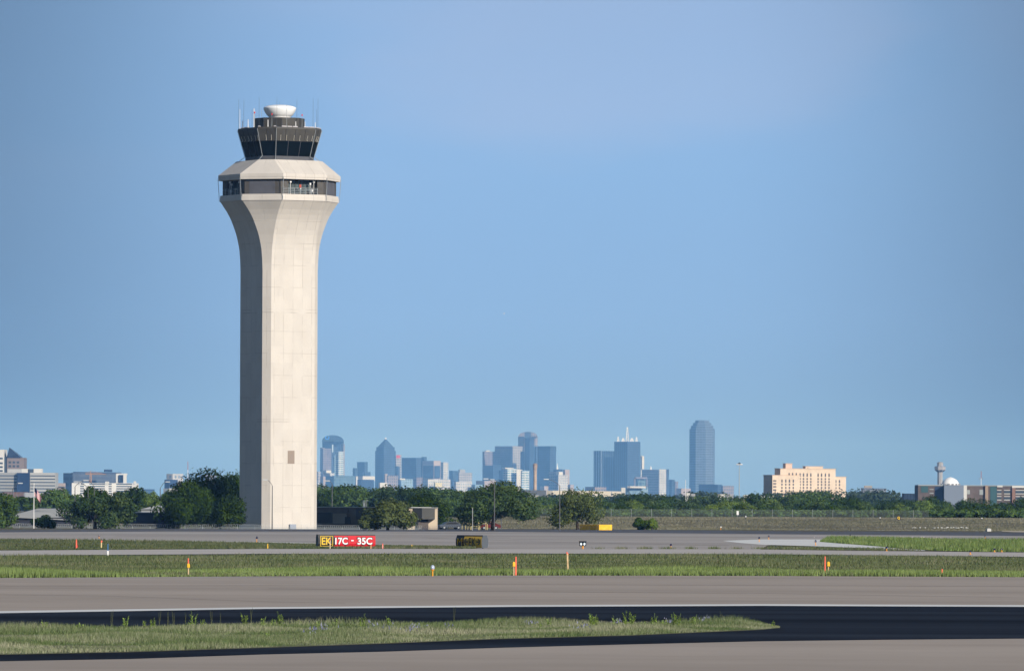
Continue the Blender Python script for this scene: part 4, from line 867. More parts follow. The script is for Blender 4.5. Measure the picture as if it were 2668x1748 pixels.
o = bld('skyscraper', 'tall arched skyscraper with a rosy frame round its top', 25500, 1366, [('shaft', 1350, 1366, 1401, 1136, None, f_pink)], 'skyscraper')
s_ = 25500 / F; cxx = P(1350, 1136, 25500).x - o.location.x; W_ = 51 * s_; zc = pz(1137, 25500, 1375); b = MB(); dp = 40
arc = [(W_ * i / 14, zc + math.sin(math.pi * i / 14) ** .45 * 13 * s_) for i in range(15)]
for (x, z), (x2, z2) in zip(arc, arc[1:]): b.face([(cxx + x, 0, z), (cxx + x, dp, z), (cxx + x2, dp, z2), (cxx + x2, 0, z2)])
b.face([(cxx + x, 0, z) for x, z in reversed(arc)]); b.face([(cxx + x, dp, z) for x, z in arc]); b.build('arched_top', f_pink, o)
b = MB(); x0_, x1_ = cxx + W_ * .34, cxx + W_ * .66; b.face([(x0_, -1.5, zc - 24), (x1_, -1.5, zc - 24), (x1_, -1.5, zc + 12 * s_), ((x0_ + x1_) / 2, -1.5, zc + 12.4 * s_), (x0_, -1.5, zc + 12 * s_)]); b.build('central_glass', f_blue, o)
bld('skyscraper', 'slim plain navy tower in the middle of the main cluster', 24400, 1380, [('tower', 1367, 1380, 1393, 1141, None, m_navyg), ('left_wing', 1356, 1366, 1373, 1176, None, m_navyg, 50, 20), ('right_wing', 1385, 1396, 1401, 1163, None, f_blue, 50, 20)], 'skyscraper')
bld('skyscraper', 'wide dark blue tower at the right end of the main cluster', 24600, 1433, [('block', 1394, 1433, 1449, 1163, None, f_blue), ('top_band', 1393.6, 1433, 1449.4, 1162, 1174, f_navy, 50, -1)], 'skyscraper')
o = bld('hotel', 'white glass hotel block with a black W on its pale middle panel', 20500, 1345, [('left_block', 1310, 1322, 1346, 1220, None, f_whit2), ('roof_slab', 1308, 1316, 1338, 1218, 1221, m_whitec, 50, -3), ('middle_panel', 1345.5, 1346, 1361, 1223, None, m_whitec, 50, -10), ('right_block', 1358, 1360, 1379, 1225, None, f_whit2, 50, -4)], 'hotel')
s_ = 20500 / F; lt = lettering('W', 0, 5.2 * s_, 0, 4.6 * s_, -.5, m_black, o); lt.location = (P(1350, 1233, 20490).x - o.location.x, 0, pz(1234, 20480, 1351)); lt.rotation_euler = (0, 0, R(40)); lt.location.y = -4
bld('building', 'low dark building in front of the white hotel foot', 15000, 1325, [('block', 1305, 1325, 1336, 1256, None, m_navyg)])
o = empty('water_tower', (P(1394, 1280, 9000).x, 9000, 0), 0, 'slim tan brick tower with a wider head in front of the dark blue towers', 'tower')
s_ = 9000 / F; zt = lambda y: pz(y, 9000, 1394)
b = MB(); b.lathe([(4.6 * s_, 0), (4.2 * s_, zt(1235)), (4.4 * s_, zt(1224))], 12); b.build('shaft', M('tan_brick', (.42, .31, .22), .85, .15, (.1, .25)), o)
b = MB(); b.lathe([(4.6 * s_, zt(1224)), (6 * s_, zt(1217)), (6 * s_, zt(1209)), (3 * s_, zt(1206.5))], 12); b.build('head', M('tan_brick_dark', (.33, .25, .19), .85, .15, (.1, .25)), o)
o = bld('building', 'pink and white stepped block with a thin white spire', 22000, 1456, [('left_block', 1430, 1454, 1456, 1228, None, f_grey), ('dark_roof', 1442, 1450, 1466, 1222, 1228, m_navyg, 50, 20), ('white_front', 1453, 1455, 1480, 1237, None, f_white, 50, -30), ('white_box', 1448, 1456, 1467, 1229, 1237, m_whitec, 50, -20), ('pink_right', 1467, 1472, 1484, 1223, None, m_pinkc, 50, 20), ('left_step', 1407, 1418, 1432, 1266, None, m_pinkc), ('right_step', 1480, 1486, 1495, 1262, None, m_pinkc)])
b = MB(); xo = P(1452, 1220, 22000).x - o.location.x; b.tube((xo, 20, pz(1222, 22000, 1452)), (xo, 20, pz(1206, 22000, 1452)), 3.0, .3, 6); b.build('spire', m_white, o)
bld('skyscraper', 'navy tower with bright vertical stripes, left neighbour of the tower with spires', 25000, 1566, [('striped_left', 1547, 1566, 1567, 1174, None, f_stripe2), ('right_part', 1562, 1567, 1603, 1174.5, None, f_stripe)], 'skyscraper')
o = bld('skyscraper', 'tall dark tower crowned with white lattice spires', 24900, 1636, [('left_block', 1601, 1635, 1636, 1150, None, f_stripe), ('right_block', 1634, 1636, 1669, 1150, None, f_blue)], 'skyscraper')
s_ = 24900 / F
def lat(px, yt, yb, w_, parent, nm='lattice_spire'):
    b = MB(); x_ = P(px, yb, 24900).x - o.location.x; za, zb = pz(yb, 24900, px), pz(yt, 24900, px); ww = w_ * s_ / 2
    for sx, sy in ((-1, -1), (1, -1), (1, 1), (-1, 1)): b.tube((x_ + sx * ww, 40 + sy * ww, za), (x_ + sx * ww * .3, 40 + sy * ww * .3, zb), 1.1, .8, 4)
    for i in range(5):
        t, u = i / 5, (i + 1) / 5; f1, f2 = ww * (1 - .7 * t), ww * (1 - .7 * u); b.tube((x_ - f1, 40 - f1, za + (zb - za) * t), (x_ + f2, 40 - f2, za + (zb - za) * u), .7, .7, 4); b.tube((x_ + f1, 40 - f1, za + (zb - za) * t), (x_ - f2, 40 - f2, za + (zb - za) * u), .7, .7, 4)
    b.build(nm, m_white, parent)
lat(1635, 1112, 1150, 7, o); lat(1611, 1137, 1150, 5, o); lat(1659, 1138, 1150, 5, o); lat(1624, 1141, 1150, 8, o); lat(1647, 1141, 1150, 10, o)
bld('building', 'very slim white tower right of the tower with spires', 24000, 1674, [('upper', 1670.5, 1673, 1678.5, 1188, 1222, m_whitec), ('stem', 1669, 1670.5, 1674, 1187, None, m_whitec, 50, 5)])
bld('building', 'pale building with arched frames in front of the tower with spires', 22500, 1665, [('left_pier', 1651, 1653, 1656, 1246, None, f_lav), ('lintel', 1653, 1656, 1686, 1242, 1247, f_lav), ('right_pier', 1682, 1684, 1687, 1246, None, f_lav), ('glass', 1655, 1662, 1684, 1247, None, f_teal, 50, 20)])
o = bld('building', 'round shouldered grey building between the spired tower and the tallest tower', 23500, 1718, [('left_block', 1673, 1717, 1718, 1223, None, f_grey), ('right_block', 1716, 1718, 1736, 1222, None, f_white), ('dark_back', 1730, 1737, 1743, 1222, None, f_navy, 50, 20)])
b = MB(); x_ = P(1696, 1220, 23500).x - o.location.x; b.tube((x_, 20, pz(1223, 23500, 1696)), (x_, 20, pz(1214, 23500, 1696)), 3, 1.5, 6); b.build('mast', m_white, o)
bld('building', 'small dark block pair right of the round shouldered grey building', 23800, 1752, [('left_block', 1742, 1750, 1758, 1249, None, f_navy), ('right_block', 1755, 1760, 1767, 1254, None, f_lav, 50, 20)])
# the tallest tower: octagonal plan stepping in at the top
o = empty('skyscraper', (P(1829.5, 1300, CITY).x, CITY, 0), 0, 'tallest blue grey glass skyscraper with a stepped rounded top', 'skyscraper'); s_ = CITY / F
tiers = [(1796, 1863, None, 1117), (1799.5, 1859, 1117, 1108.5), (1805, 1853.5, 1108.5, 1101), (1811, 1848.5, 1101, 1094.5)]
for i, (x0, x1, yb, yt) in enumerate(tiers):
    w_ = (x1 - x0) * s_ / 2; c_ = ((x0 + x1) / 2 - 1829.5) * s_; a_ = R(-8)
    pts_ = [(w_ * math.cos(R(22.5 + 45 * k) + a_) / math.cos(R(14)), w_ * math.sin(R(22.5 + 45 * k) + a_) / math.cos(R(14))) for k in range(8)]
    b = MB(); b.prism([(c_ + x, y + 40) for x, y in pts_], 0 if yb is None else pz(yb, CITY, 1829), pz(yt, CITY, 1829)); b.build('tier' if i else 'shaft', f_bofa, o)
bld('building', 'low dark and pinkish building at the foot of the tallest skyscraper', 20000, 1880, [('dark_part', 1822, 1870, 1882, 1262, None, f_navy), ('pink_part', 1879, 1884, 1913, 1265, None, f_pink)])
bld('building', 'low faint building left of the tallest skyscraper foot', 20000, 1780, [('block', 1762, 1775, 1800, 1272, None, m_pinkc)])
o = bld('warehouse', 'long low cream warehouse below the striped tower', 6000, 1440, [('long_hall', 1425, 1440, 1630, 1277.5, None, f_cream, 20), ('raised_corner', 1618, 1620, 1630, 1270, None, m_whitec, 20, 90), ('door_frame', 1592, 1592.6, 1595, 1281, 1292, m_greyc, 20, -1)], 'warehouse')
bld('building', 'grey low roof left of the cream warehouse', 5600, 1400, [('block', 1356, 1362, 1424, 1276, None, M('grey_roof_wall', (.10, .11, .12), .8), 20)])
bld('building', 'small white sheds in the treetops left of the cream warehouse', 4600, 1385, [('left_shed', 1365, 1368, 1405, 1290, None, m_whitec, 20), ('right_shed', 1545, 1549, 1575, 1291, None, m_whitec, 20)])
bld('building', 'pale blue terminal building right of the cream warehouse', 12000, 1650, [('hall', 1632, 1640, 1690, 1268, None, f_lightb, 30), ('roof', 1634, 1642, 1684, 1266, 1271, m_whitec, 30, -20)])
bld('building', 'faint dark block left of the striped navy tower foot', 18000, 1545, [('block', 1525, 1550, 1580, 1268, None, f_pink)])
for i, (x0, x1, yt, lb) in enumerate([(1786, 1812, 1283, 'small white roofs right of the radio mast'), (1870, 1912, 1286, 'row of white roofs left of the high mast light'), (1936, 1965, 1288, 'white roofs right of the high mast light'), (1980, 2008, 1290, 'white boxes at the left foot of the tan hotel')]):
    bld('building', lb, 3300, (x0 + x1) / 2, [('roof_block', x0, x0 + 3, (x0 + x1) / 2 - 1, yt + 1, None, m_whitec, 30), ('second_block', (x0 + x1) / 2, (x0 + x1) / 2 + 2, x1, yt + 3, None, m_greyc, 30)])
# ---- tan hotel
HD = 4000.0; hs = HD / F
o = empty('hotel', (P(2012, 1290, HD).x, HD, 0), 0, 'sunlit tan stucco hotel with rows of small arched windows', 'hotel')
def hz(y): return pz(y, HD, 2100)
HT = R(29); ex, ey = math.cos(HT), math.sin(HT)      # along the sunlit front, which faces right and runs away to the right
def hu(px): k_ = (px - CX) / F; x0_ = o.location.x; return (k_ * HD - x0_) / (ex - k_ * ey)   # distance along the front of the point seen at px
hr = empty('tmp', (0, 0, 0)); bpy.data.objects.remove(hr)
o.rotation_euler = (0, 0, HT)
def wing(nm, pa, pb, yt, y0, y1, mat, yb=None):
    b = MB(); b.box(hu(pa), hu(pb), y0, y1, 0 if yb is None else hz(yb), hz(yt)); return b.build(nm, mat, o)
lw = wing('lower_wing', 2012, 2084, 1238, 0, 10, f_tan); mw = wing('main_wing', 2034, 2178, 1220.5, .6, 6.9, f_tan); rw_ = wing('right_wing', 2178.3, 2206, 1241, .9, 7, f_tan)
wing('roof_box', 2051, 2068, 1207.5, 2, 5, M('rose_stucco', (.62, .46, .38), .85), 1220.3); wing('roof_box', 2103, 2148, 1214.5, 2, 5, f_tan, 1220.3)
b = MB(); xc = hu(2112); b.lathe([(8 * hs, 0), (7.6 * hs, 2.4 * hs), (6 * hs, 5 * hs), (3.4 * hs, 6.8 * hs), (.2, 7.4 * hs)], 20, (xc, 3, hz(1220.4))); b.build('dome', f_tan, o, smooth=True)
for pa, pb, yt, y0, y1 in ((2010.5, 2085, 1237.2, -.3, 10.3), (2032.5, 2179, 1219.8, .3, 7.2), (2178.5, 2207, 1240.3, .6, 7.3), (2050, 2069, 1206.6, 1.7, 5.3), (2102, 2149.5, 1213.7, 1.7, 5.3)):
    b = MB(); b.box(hu(pa), hu(pb), y0, y1, hz(yt + .9), hz(yt)); b.build('cornice', M('cornice_tan', (.60, .44, .33), .8), o)
m_win = M('dark_window', (.10, .095, .105), .3, .4)
def window(px, y, yf, parent, arch=False, w_=3.6, h_=6.0):
    x = hu(px); ww, hh = w_ * hs / ex / 2 * 1.05, h_ * hs / 2; zc_ = hz(y); b = MB()
    if arch: pts_ = [(x - ww, zc_ - hh), (x + ww, zc_ - hh), (x + ww, zc_ + hh * .4), (x + ww * .6, zc_ + hh), (x - ww * .6, zc_ + hh), (x - ww, zc_ + hh * .4)]
    else: pts_ = [(x - ww, zc_ - hh), (x + ww, zc_ - hh), (x + ww, zc_ + hh), (x - ww, zc_ + hh)]
    b.face([(p, yf - .05, q_) for p, q_ in pts_]); b.build('window', m_win, parent)
for px in (2037, 2047, 2056.5, 2066.5):
    for j, y in enumerate((1252.5, 1262, 1270.5, 1278.5, 1286)): window(px, y, 0, lw, j == 0, h_=8 if j == 0 else 5)
for px in (2057, 2066, 2075.5): window(px, 1234.5, .6, mw, True, h_=6)
for px in (2085.5, 2094.5, 2104, 2113.5, 2132.5, 2141.5, 2151.5, 2161):
    for j, y in enumerate((1236.5, 1247, 1254.5, 1262, 1270, 1278)): window(px, y, .6, mw, j == 0, h_=9 if j == 0 else 5)
for px in (2179.5, 2189): 
    for j, y in enumerate((1253, 1262, 1270.5)): window(px, y, .9, rw_, j == 0, h_=8 if j == 0 else 5)
for j, y in enumerate((1252.5, 1260, 1268, 1276.5, 1285)): window(2018, y, 0, lw, False, 8, 3.6)
# ---- left office park
LD = 6000.0; ls = LD / F
m_rib = M('ribbon_glass', (.055, .075, .10), .25, .4); m_pale = M('pale_grey_concrete', (.40, .41, .41), .85, .2, (.03, .06)); m_white2 = M('bright_concrete', (.60, .60, .58), .8, .2)
o = empty('office_building', (P(0, 1290, LD).x, LD, 0), 0, 'flat pale office block with dark ribbon windows and a navy glass middle, at left', 'office building')
X_ = lambda px: P(px, 1260, LD).x - o.location.x; z_ = lambda y: pz(y, LD, 70)
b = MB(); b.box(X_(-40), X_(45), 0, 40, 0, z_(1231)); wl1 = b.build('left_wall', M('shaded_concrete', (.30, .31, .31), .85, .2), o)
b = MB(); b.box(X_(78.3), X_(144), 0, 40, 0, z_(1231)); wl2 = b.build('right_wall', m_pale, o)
b = MB(); b.box(X_(45.2), X_(78), -4, 36, 0, z_(1231.5)); b.build('glass_core', M('navy_core', (.016, .035, .085), .3, .4, (.05, .2)), o)
for y in (1239, 1247.5, 1256, 1264.5, 1272.5, 1281):
    for (pa, pb, pr) in ((-40, 44.5, wl1), (79, 143.5, wl2)):
        b = MB(); b.box(X_(pa), X_(pb), -.12, .5, z_(y + 1.6), z_(y - 1.2)); b.build('ribbon_window', m_rib, pr)
for pa, pb, yt, mt, nm in ((55, 71, 1221, m_white2, 'roof_box'), (71.3, 86, 1221.5, m_rib, 'roof_box'), (86.3, 107, 1220.5, m_white2, 'roof_box'), (18, 54.7, 1221.5, m_pale, 'roof_screen')):
    b = MB(); b.box(X_(pa), X_(pb), 6, 24, z_(1231.4), z_(yt)); b.build(nm, mt, o)
o = empty('office_tower', (P(15, 1290, 6600).x, 6600, 0), 0, 'brown office tower with a dark glass pyramid roof at the left edge', 'office building')
X_ = lambda px: P(px, 1260, 6600).x - o.location.x; z_ = lambda y: pz(y, 6600, 20)
b = MB(); b.box(X_(-60), X_(10.5), 0, 40, 0, z_(1171)); wh = b.build('white_wing', m_white2, o)
for y in (1194, 1206.5, 1216.5, 1226.5): b = MB(); b.box(X_(-60), X_(7), -.12, .5, z_(y + 2.4), z_(y - 2.4)); b.build('ribbon_window', m_rib, wh)
b = MB(); b.box(X_(10.7), X_(17.8), 1, 40, 0, z_(1189.5)); b.build('dark_corner', m_rib, o)
b = MB(); b.box(X_(18), X_(62), 0, 40, 0, z_(1192)); br_ = b.build('brown_wall', M('rose_brown', (.215, .175, .165), .85, .2), o)
b = MB(); b.prism([(X_(17), -1), (X_(54), -1), (X_(54), 40), (X_(17), 40)], z_(1191.8), z_(1166), [(X_(23), 4), (X_(24.5), 4), (X_(24.5), 6), (X_(23), 6)]); b.build('pyramid_roof', M('dark_roof_glass', (.022, .035, .065), .3, .4), o)
for y in (1204, 1214):
    for px in (25.5, 36, 46.5): b = MB(); b.box(X_(px - 3.4), X_(px + 3.4), -.12, .5, z_(y + 2.8), z_(y - 2.8)); b.build('window', m_rib, br_)
bld('building', 'low reddish brick base in front of the ribbon window office block', 5200, 30, [('brick_hall', 8, 12, 64, 1281, None, m_brick, 20), ('grey_hall', 62, 66, 140, 1283, None, m_greyc, 20, 20)])
bld('building', 'small pinkish building between the two office blocks at left', 7500, 150, [('block', 144, 146, 167, 1258, None, m_pinkc, 20), ('window_band', 149, 149.5, 167, 1267, 1269, m_rib, 20, -1)])
o = bld('office_building', 'long blue grey office block behind the white panelled block at left', 9000, 190, [('left_part', 164, 188, 192, 1232, None, f_navy, 30), ('main_block', 186, 192, 305, 1231, None, facade('blue_office', (.10, .13, .18), (.04, .06, .10), 6, 6, .5, .6), 20), ('roof_level', 190, 196, 300, 1228.5, 1232, m_navyg, 20, 8), ('roof_box', 271, 274, 290, 1222.5, 1229, m_navyg, 20, 20)], 'office building')
bld('building', 'white portal frame on the right end of the blue grey office block', 8800, 305, [('left_pillar', 302, 303, 309.5, 1233, None, m_white2, 20), ('lintel', 303, 304, 328.5, 1233, 1236.5, m_white2, 20, 1.2), ('right_pillar', 321, 322, 329, 1233, None, m_white2, 20), ('dark_panel', 309.5, 310, 321, 1236.5, 1258, f_navy, 20, 3)])
WD = 8000.0; o = empty('office_building', (P(187, 1290, WD).x, WD, 0), 0, 'bright white panelled office block behind the curved lamps', 'office building'); ws = WD / F
X_ = lambda px: P(px, 1270, WD).x - o.location.x; z_ = lambda y: pz(y, WD, 270)
b = MB(); b.box(X_(187), X_(355), 0, 50, 0, z_(1258)); ww_ = b.build('wall', M('brilliant_white', (.70, .70, .68), .8, .2), o)
for x0, x1, yt in ((205, 211, 1254), (274, 283, 1254), (348, 354, 1253)): b = MB(); b.box(X_(x0), X_(x1), -1, 10, z_(1262), z_(yt)); b.build('roof_fin', m_white2, o)
for x0, x1 in ((209, 219), (233, 273), (283, 291), (303, 344)):
    for y in (1260, 1266, 1272, 1278, 1284): b = MB(); b.box(X_(x0), X_(x1), -.12, .5, z_(y + 2.1), z_(y - 1.0)); b.build('ribbon_window', m_rib, ww_)
o = empty('tower_crane', (P(236, 1290, 8600).x, 8600, 0), 0, 'orange tower crane standing behind the white office block at left', 'crane'); s_ = 8600 / F
m_cr = M('crane_orange', (.60, .32, .12), .6); b = MB(); zt_ = pz(1226, 8600, 236); zj = pz(1235, 8600, 236)
for sx, sy in ((-1, -1), (1, -1), (1, 1), (-1, 1)): b.tube((sx * .9, sy * .9, 0), (sx * .9, sy * .9, zj), .22, .22, 4)
for i in range(14): b.tube((-.9, -.9, zj * i / 14), (.9, -.9, zj * (i + 1) / 14), .16, .16, 4)
b.build('mast', m_cr, o); b = MB(); b.tube((-14 * s_, 0, zj), (39 * s_, 0, zj), .35, .25, 4); b.tube((-14 * s_, 0, zj + 1.6), (30 * s_, 0, zj + 1.4), .22, .2, 4); b.build('jib', m_cr, o)
b = MB(); b.tube((0, 0, zj), (0, 0, zt_), .5, .2, 4); b.tube((0, 0, zt_), (25 * s_, 0, zj + 1.4), .12, .12, 4); b.tube((0, 0, zt_), (-12 * s_, 0, zj + 1.4), .12, .12, 4); b.build('head', m_cr, o)
bld('building', 'pale pinkish building above a blue block left of the big dense tree', 10000, 450, [('pale_block', 433, 450, 476, 1234, None, f_white, 40, 60), ('blue_block', 428, 440, 462, 1249, None, m_navyg, 40), ('white_roof', 425, 440, 470, 1272, None, m_whitec, 40, -40)])
bld('building', 'faint grey blue block behind the crown of the big dense tree', 14000, 540, [('block', 518, 535, 562, 1237, None, f_grey)])
bld('building', 'faint low building left of the curved lamp beside the dense tree', 14000, 385, [('block', 368, 378, 402, 1274, None, f_navy)])
# ---- right side
o = empty('control_tower', (P(2449, 1290, 9000).x, 9000, 0), 0, 'small far away control tower behind the white dome', 'control tower'); s_ = 9000 / F; z_ = lambda y: pz(y, 9000, 2449)
m_ft = M('far_tower_concrete', (.33, .33, .34), .85, .2)
def ngon(r, k=8, a0=22.5): return [(r * math.cos(R(a0 + 360 / k * i)), r * math.sin(R(a0 + 360 / k * i))) for i in range(k)]
b = MB(); b.prism(ngon(7.3 * s_), 0, z_(1228)); b.build('shaft', m_ft, o)
b = MB(); b.prism(ngon(9 * s_), z_(1229), z_(1224), ngon(15 * s_)); b.prism(ngon(15 * s_), z_(1224), z_(1214.5)); b.build('deck', f_grey, o)
b = MB(); b.prism(ngon(8.5 * s_), z_(1214.3), z_(1205)); b.build('cab', m_ft, o); b = MB(); b.lathe([(8 * s_, 0), (5 * s_, 1.6 * s_), (.3, 2.2 * s_)], 12, (0, 0, z_(1205) + .05)); b.build('cap', m_greyc, o)
RD = 3500.0; o = empty('school_building', (P(2392, 1290, RD).x, RD, 0), 0, 'long brown brick building with a pale grey box and white framed windows at right', 'building')
X_ = lambda px: P(px, 1280, RD).x - o.location.x; z_ = lambda y: pz(y, RD, 2530)
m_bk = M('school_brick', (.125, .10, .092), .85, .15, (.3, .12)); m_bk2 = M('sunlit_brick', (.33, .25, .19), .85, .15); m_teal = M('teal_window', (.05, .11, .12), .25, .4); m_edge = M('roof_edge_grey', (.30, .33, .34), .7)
def rb_(nm, x0, x1, yt, yb, y0, y1, mt, pr=None): b = MB(); b.box(X_(x0), X_(x1), y0, y1, 0 if yb is None else z_(yb), z_(yt)); return b.build(nm, mt, pr or o)
w1 = rb_('wall', 2392, 2457.5, 1266, None, 0, 30, m_bk); w2_ = rb_('wall', 2518.5, 2800, 1266, None, 0, 30, m_bk)
rb_('grey_box', 2458, 2509, 1264, None, -6, 20, M('grey_cladding', (.19, .23, .30), .7, .2)); rb_('white_edge', 2509.3, 2517.5, 1264, None, -5, 20, m_white2)
rb_('parapet', 2392, 2457.5, 1263, 1265.9, -.4, 30, m_edge); rb_('parapet', 2519, 2800, 1263.5, 1265.9, -.4, 30, m_edge)
rb_('stair_glass', 2400, 2418, 1267, 1283, -.3, 2, m_teal); rb_('entrance', 2436, 2457.3, 1268, None, -.3, 2, m_navyg)
for y in (1275, 1285): rb_('window', 2422, 2432.5, y - 1.2, y + 1.2, -.2, 1, m_edge, w1)
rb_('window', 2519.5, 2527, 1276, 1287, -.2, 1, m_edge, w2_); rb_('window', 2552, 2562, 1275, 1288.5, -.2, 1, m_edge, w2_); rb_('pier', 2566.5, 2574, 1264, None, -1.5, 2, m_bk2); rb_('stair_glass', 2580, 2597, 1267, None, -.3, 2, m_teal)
rb_('white_cap', 2598, 2612, 1264, 1268.5, -.8, 3, m_white2); rb_('white_cap', 2636.5, 2800, 1264.5, 1270, -.8, 3, m_white2); rb_('pier', 2636.5, 2645, 1270.2, None, -1.2, 2, M('rosy_brick', (.25, .15, .12), .85))
for x0, x1 in ((2598, 2609), (2616, 2632), (2646, 2800)):
    for y in (1281, 1297):
        rb_('window', x0, x1, y - 3.4, y + 3.4, -.3, 1, m_rib, w2_); rb_('window_band', x0, x1, y - 5.2, y - 3.6, -.5, 1, m_white2, w2_); rb_('window_band', x0, x1, y + 3.6, y + 5.4, -.5, 1, m_white2, w2_)
o = empty('dome_building', (P(2476, 1290, 3900).x, 3900, 0), 0, 'bright white dome rising behind the grey box at right', 'dome'); s_ = 3900 / F; zb = pz(1264, 3900, 2476)
b = MB(); b.lathe([(22 * s_, 0), (22 * s_, zb)], 24); b.build('drum', m_greyc, o)
b = MB(); b.lathe([(23.5 * s_, 0), (23 * s_, 3 * s_), (21 * s_, 8.5 * s_), (17 * s_, 13.5 * s_), (11.5 * s_, 17.5 * s_), (5 * s_, 20.2 * s_), (.3, 21.2 * s_)], 32, (0, 0, zb + .03)); b.build('dome', M('dome_white', (.85, .86, .88), .4, .3), o, smooth=True)
b = MB(); n = 14
for k in range(n): a = 2 * math.pi * k / n; b.box(math.cos(a) * 23.6 * s_ - .5, math.cos(a) * 23.6 * s_ + .5, math.sin(a) * 23.6 * s_ - .5, math.sin(a) * 23.6 * s_ + .5, zb + .2, zb + .5 + 2.2 * s_)
b.build('base_ring', m_greyc, o)
bld('building', 'low dark blue glass building left of the brown brick building', 3600, 2372, [('block', 2350, 2356, 2391, 1285, None, facade('dark_low_glass', (.02, .03, .05), (.012, .02, .04), 5, 4, .6, .7), 15), ('white_post', 2408, 2408.4, 2410.5, 1284, None, m_white2, 15, -8)])
bld('building', 'low grey building with a roof box right of the tan hotel', 6500, 2260, [('block', 2243, 2250, 2325, 1271, None, facade('grey_low', (.22, .24, .28), (.06, .08, .12), 6, 14, .5, .7), 15), ('roof_box', 2251, 2254, 2277, 1264.5, 1271, M('tan_box', (.34, .30, .26), .8), 15, 12), ('brown_wing', 2243, 2250, 2300, 1283, None, m_brick, 15, -60)])
def mast(px, yt, yb, d_, label, red=True, w_=2.2):
    o = empty('radio_mast', (P(px, yb, d_).x, d_, 0), 0, label, 'radio mast'); s_ = d_ / F; zt_ = pz(yt, d_, px); n = 6; r = w_ * s_ / 2
    for i in range(n):
        b = MB(); za, zb_ = zt_ * i / n, zt_ * (i + 1) / n; f = 1 - .6 * i / n
        for a in range(3): b.tube((r * f * math.cos(a * 2.09), r * f * math.sin(a * 2.09), za), (r * f * math.cos(a * 2.09), r * f * math.sin(a * 2.09), zb_), .16 * d_ / 8000, None, 4)
        for j in range(4): b.tube((-r * f, 0, za + (zb_ - za) * j / 4), (r * f, 0, za + (zb_ - za) * (j + 1) / 4), .12 * d_ / 8000, None, 4)
        b.build('section', M('mast_red', (.45, .12, .10), .7) if (i % 2 and red) else m_white, o)
    return o
mast(489, 1202, 1290, 12000, 'red and white radio mast above the big dense tree'); o = mast(2556, 1227, 1290, 9500, 'faint lattice radio mast with dishes above the brown brick building')
b = MB(); s_ = 9500 / F
for sx in (-4.5, 4.5): b.lathe([(.1, 0), (1.6 * s_, .4), (1.6 * s_, 2.6 * s_)], 8, (sx * s_, 0, pz(1248, 9500, 2556)))
b.build('dishes', m_greyc, o)
mast(1786, 1250, 1306, 3000, 'slim pale radio mast in the treetops left of the tallest skyscraper', False, 1.6)
# ---------------------------------------------------------------- low buildings round the tower
def wallrun(px0, px1, py, d_, th):
    """a wall seen from px0 to px1 starting d_ away, its face turned th degrees to the left (negative: right)"""
    t = R(th); p0 = P(px0, py, d_); ux, uy = math.cos(t), -math.sin(t); k_ = (px1 - CX) / F; L = (k_ * p0.y - p0.x) / (ux - k_ * uy); return p0, L, -t
m_br = M('brown_grey_concrete', (.125, .108, .10), .85, .15, (.4, .12)); m_crm = M('cream_concrete', (.60, .50, .38), .85, .15, (.4, .06)); m_open = M('dark_opening', (.01, .011, .013), .6, .2); m_pn = M('grey_green_panel', (.105, .105, .098), .7, .2, (.4, .06)); m_flash = M('white_roof_edge', (.55, .56, .56), .6)
p0, L, rz = wallrun(800, 1070, 1376, 1252, 58)
o = empty('flat_building', (p0.x, p0.y, 0), rz, 'flat dark brown building right of the tower foot with a black opening', 'building')
zz = lambda y: pz(y, 1235, 900); u_ = lambda px: (px - 800) / 270 * L
b = MB(); b.box(0, L, 0, 4, -.1, zz(1321.5)); wl_b = b.build('wall', m_br, o); b = MB(); b.box(-.2, L + .2, -.2, 4.2, zz(1321.3), zz(1320)); b.build('roof_edge', m_flash, o)
b = MB(); b.box(u_(823), u_(869), -.12, .2, zz(1362), zz(1335)); b.build('opening', m_open, o)
b = MB(); b.box(u_(869.5), u_(905), -.14, .2, zz(1364), zz(1337)); b.build('light_panel', M('panel_tan', (.22, .20, .17), .85), o)
b = MB(); b.prism([(u_(902), -.16), (u_(915), -.16), (u_(915), .2), (u_(902), .2)], zz(1364), zz(1346)); b.build('opening', m_open, o)
b = MB(); b.box(u_(931), u_(970), -.16, .3, zz(1352), zz(1324)); b.build('slate_panel', M('dark_slate', (.03, .032, .045), .6), o)
b = MB(); b.box(u_(896), u_(911), -.35, -.02, zz(1334), zz(1328)); b.build('fixture', m_br, o)
for px in (911, 914, 918, 920.5): b = MB(); b.tube((u_(px), 3, zz(1320.2)), (u_(px), 3, zz(1303)), .06, n=5); b.build('roof_antenna', m_white if px != 920.5 else m_dark, o)
b = MB(); b.box(u_(910) , u_(921), 2.9, 3.1, zz(1303.6), zz(1303)); b.build('roof_antenna', m_white, o)
o = empty('flat_building', (P(1060, 1376, 1195).x, 1195, 0), 0, 'small flat building with cream walls and grey green upper panels', 'building')
X_ = lambda px: P(px, 1350, 1195).x - o.location.x; zz = lambda y: pz(y, 1195, 1100)
b = MB(); b.box(X_(1060), X_(1138.5), .6, 12, -.1, zz(1322.5)); b.build('wall', m_crm, o); b = MB(); b.box(X_(1059), X_(1140), .2, 12.3, zz(1322.4), zz(1321.5)); b.build('roof_edge', m_flash, o)
b = MB(); b.prism([(X_(1075), .55), (X_(1099.5), -1.2), (X_(1099.5), .6), (X_(1075), .6)], zz(1352), zz(1322.6)); b.build('left_upper_panel', m_pn, o)
b = MB(); b.box(X_(1099.8), X_(1133), -1.2, .55, zz(1352), zz(1322.6)); b.build('upper_panel', m_pn, o)
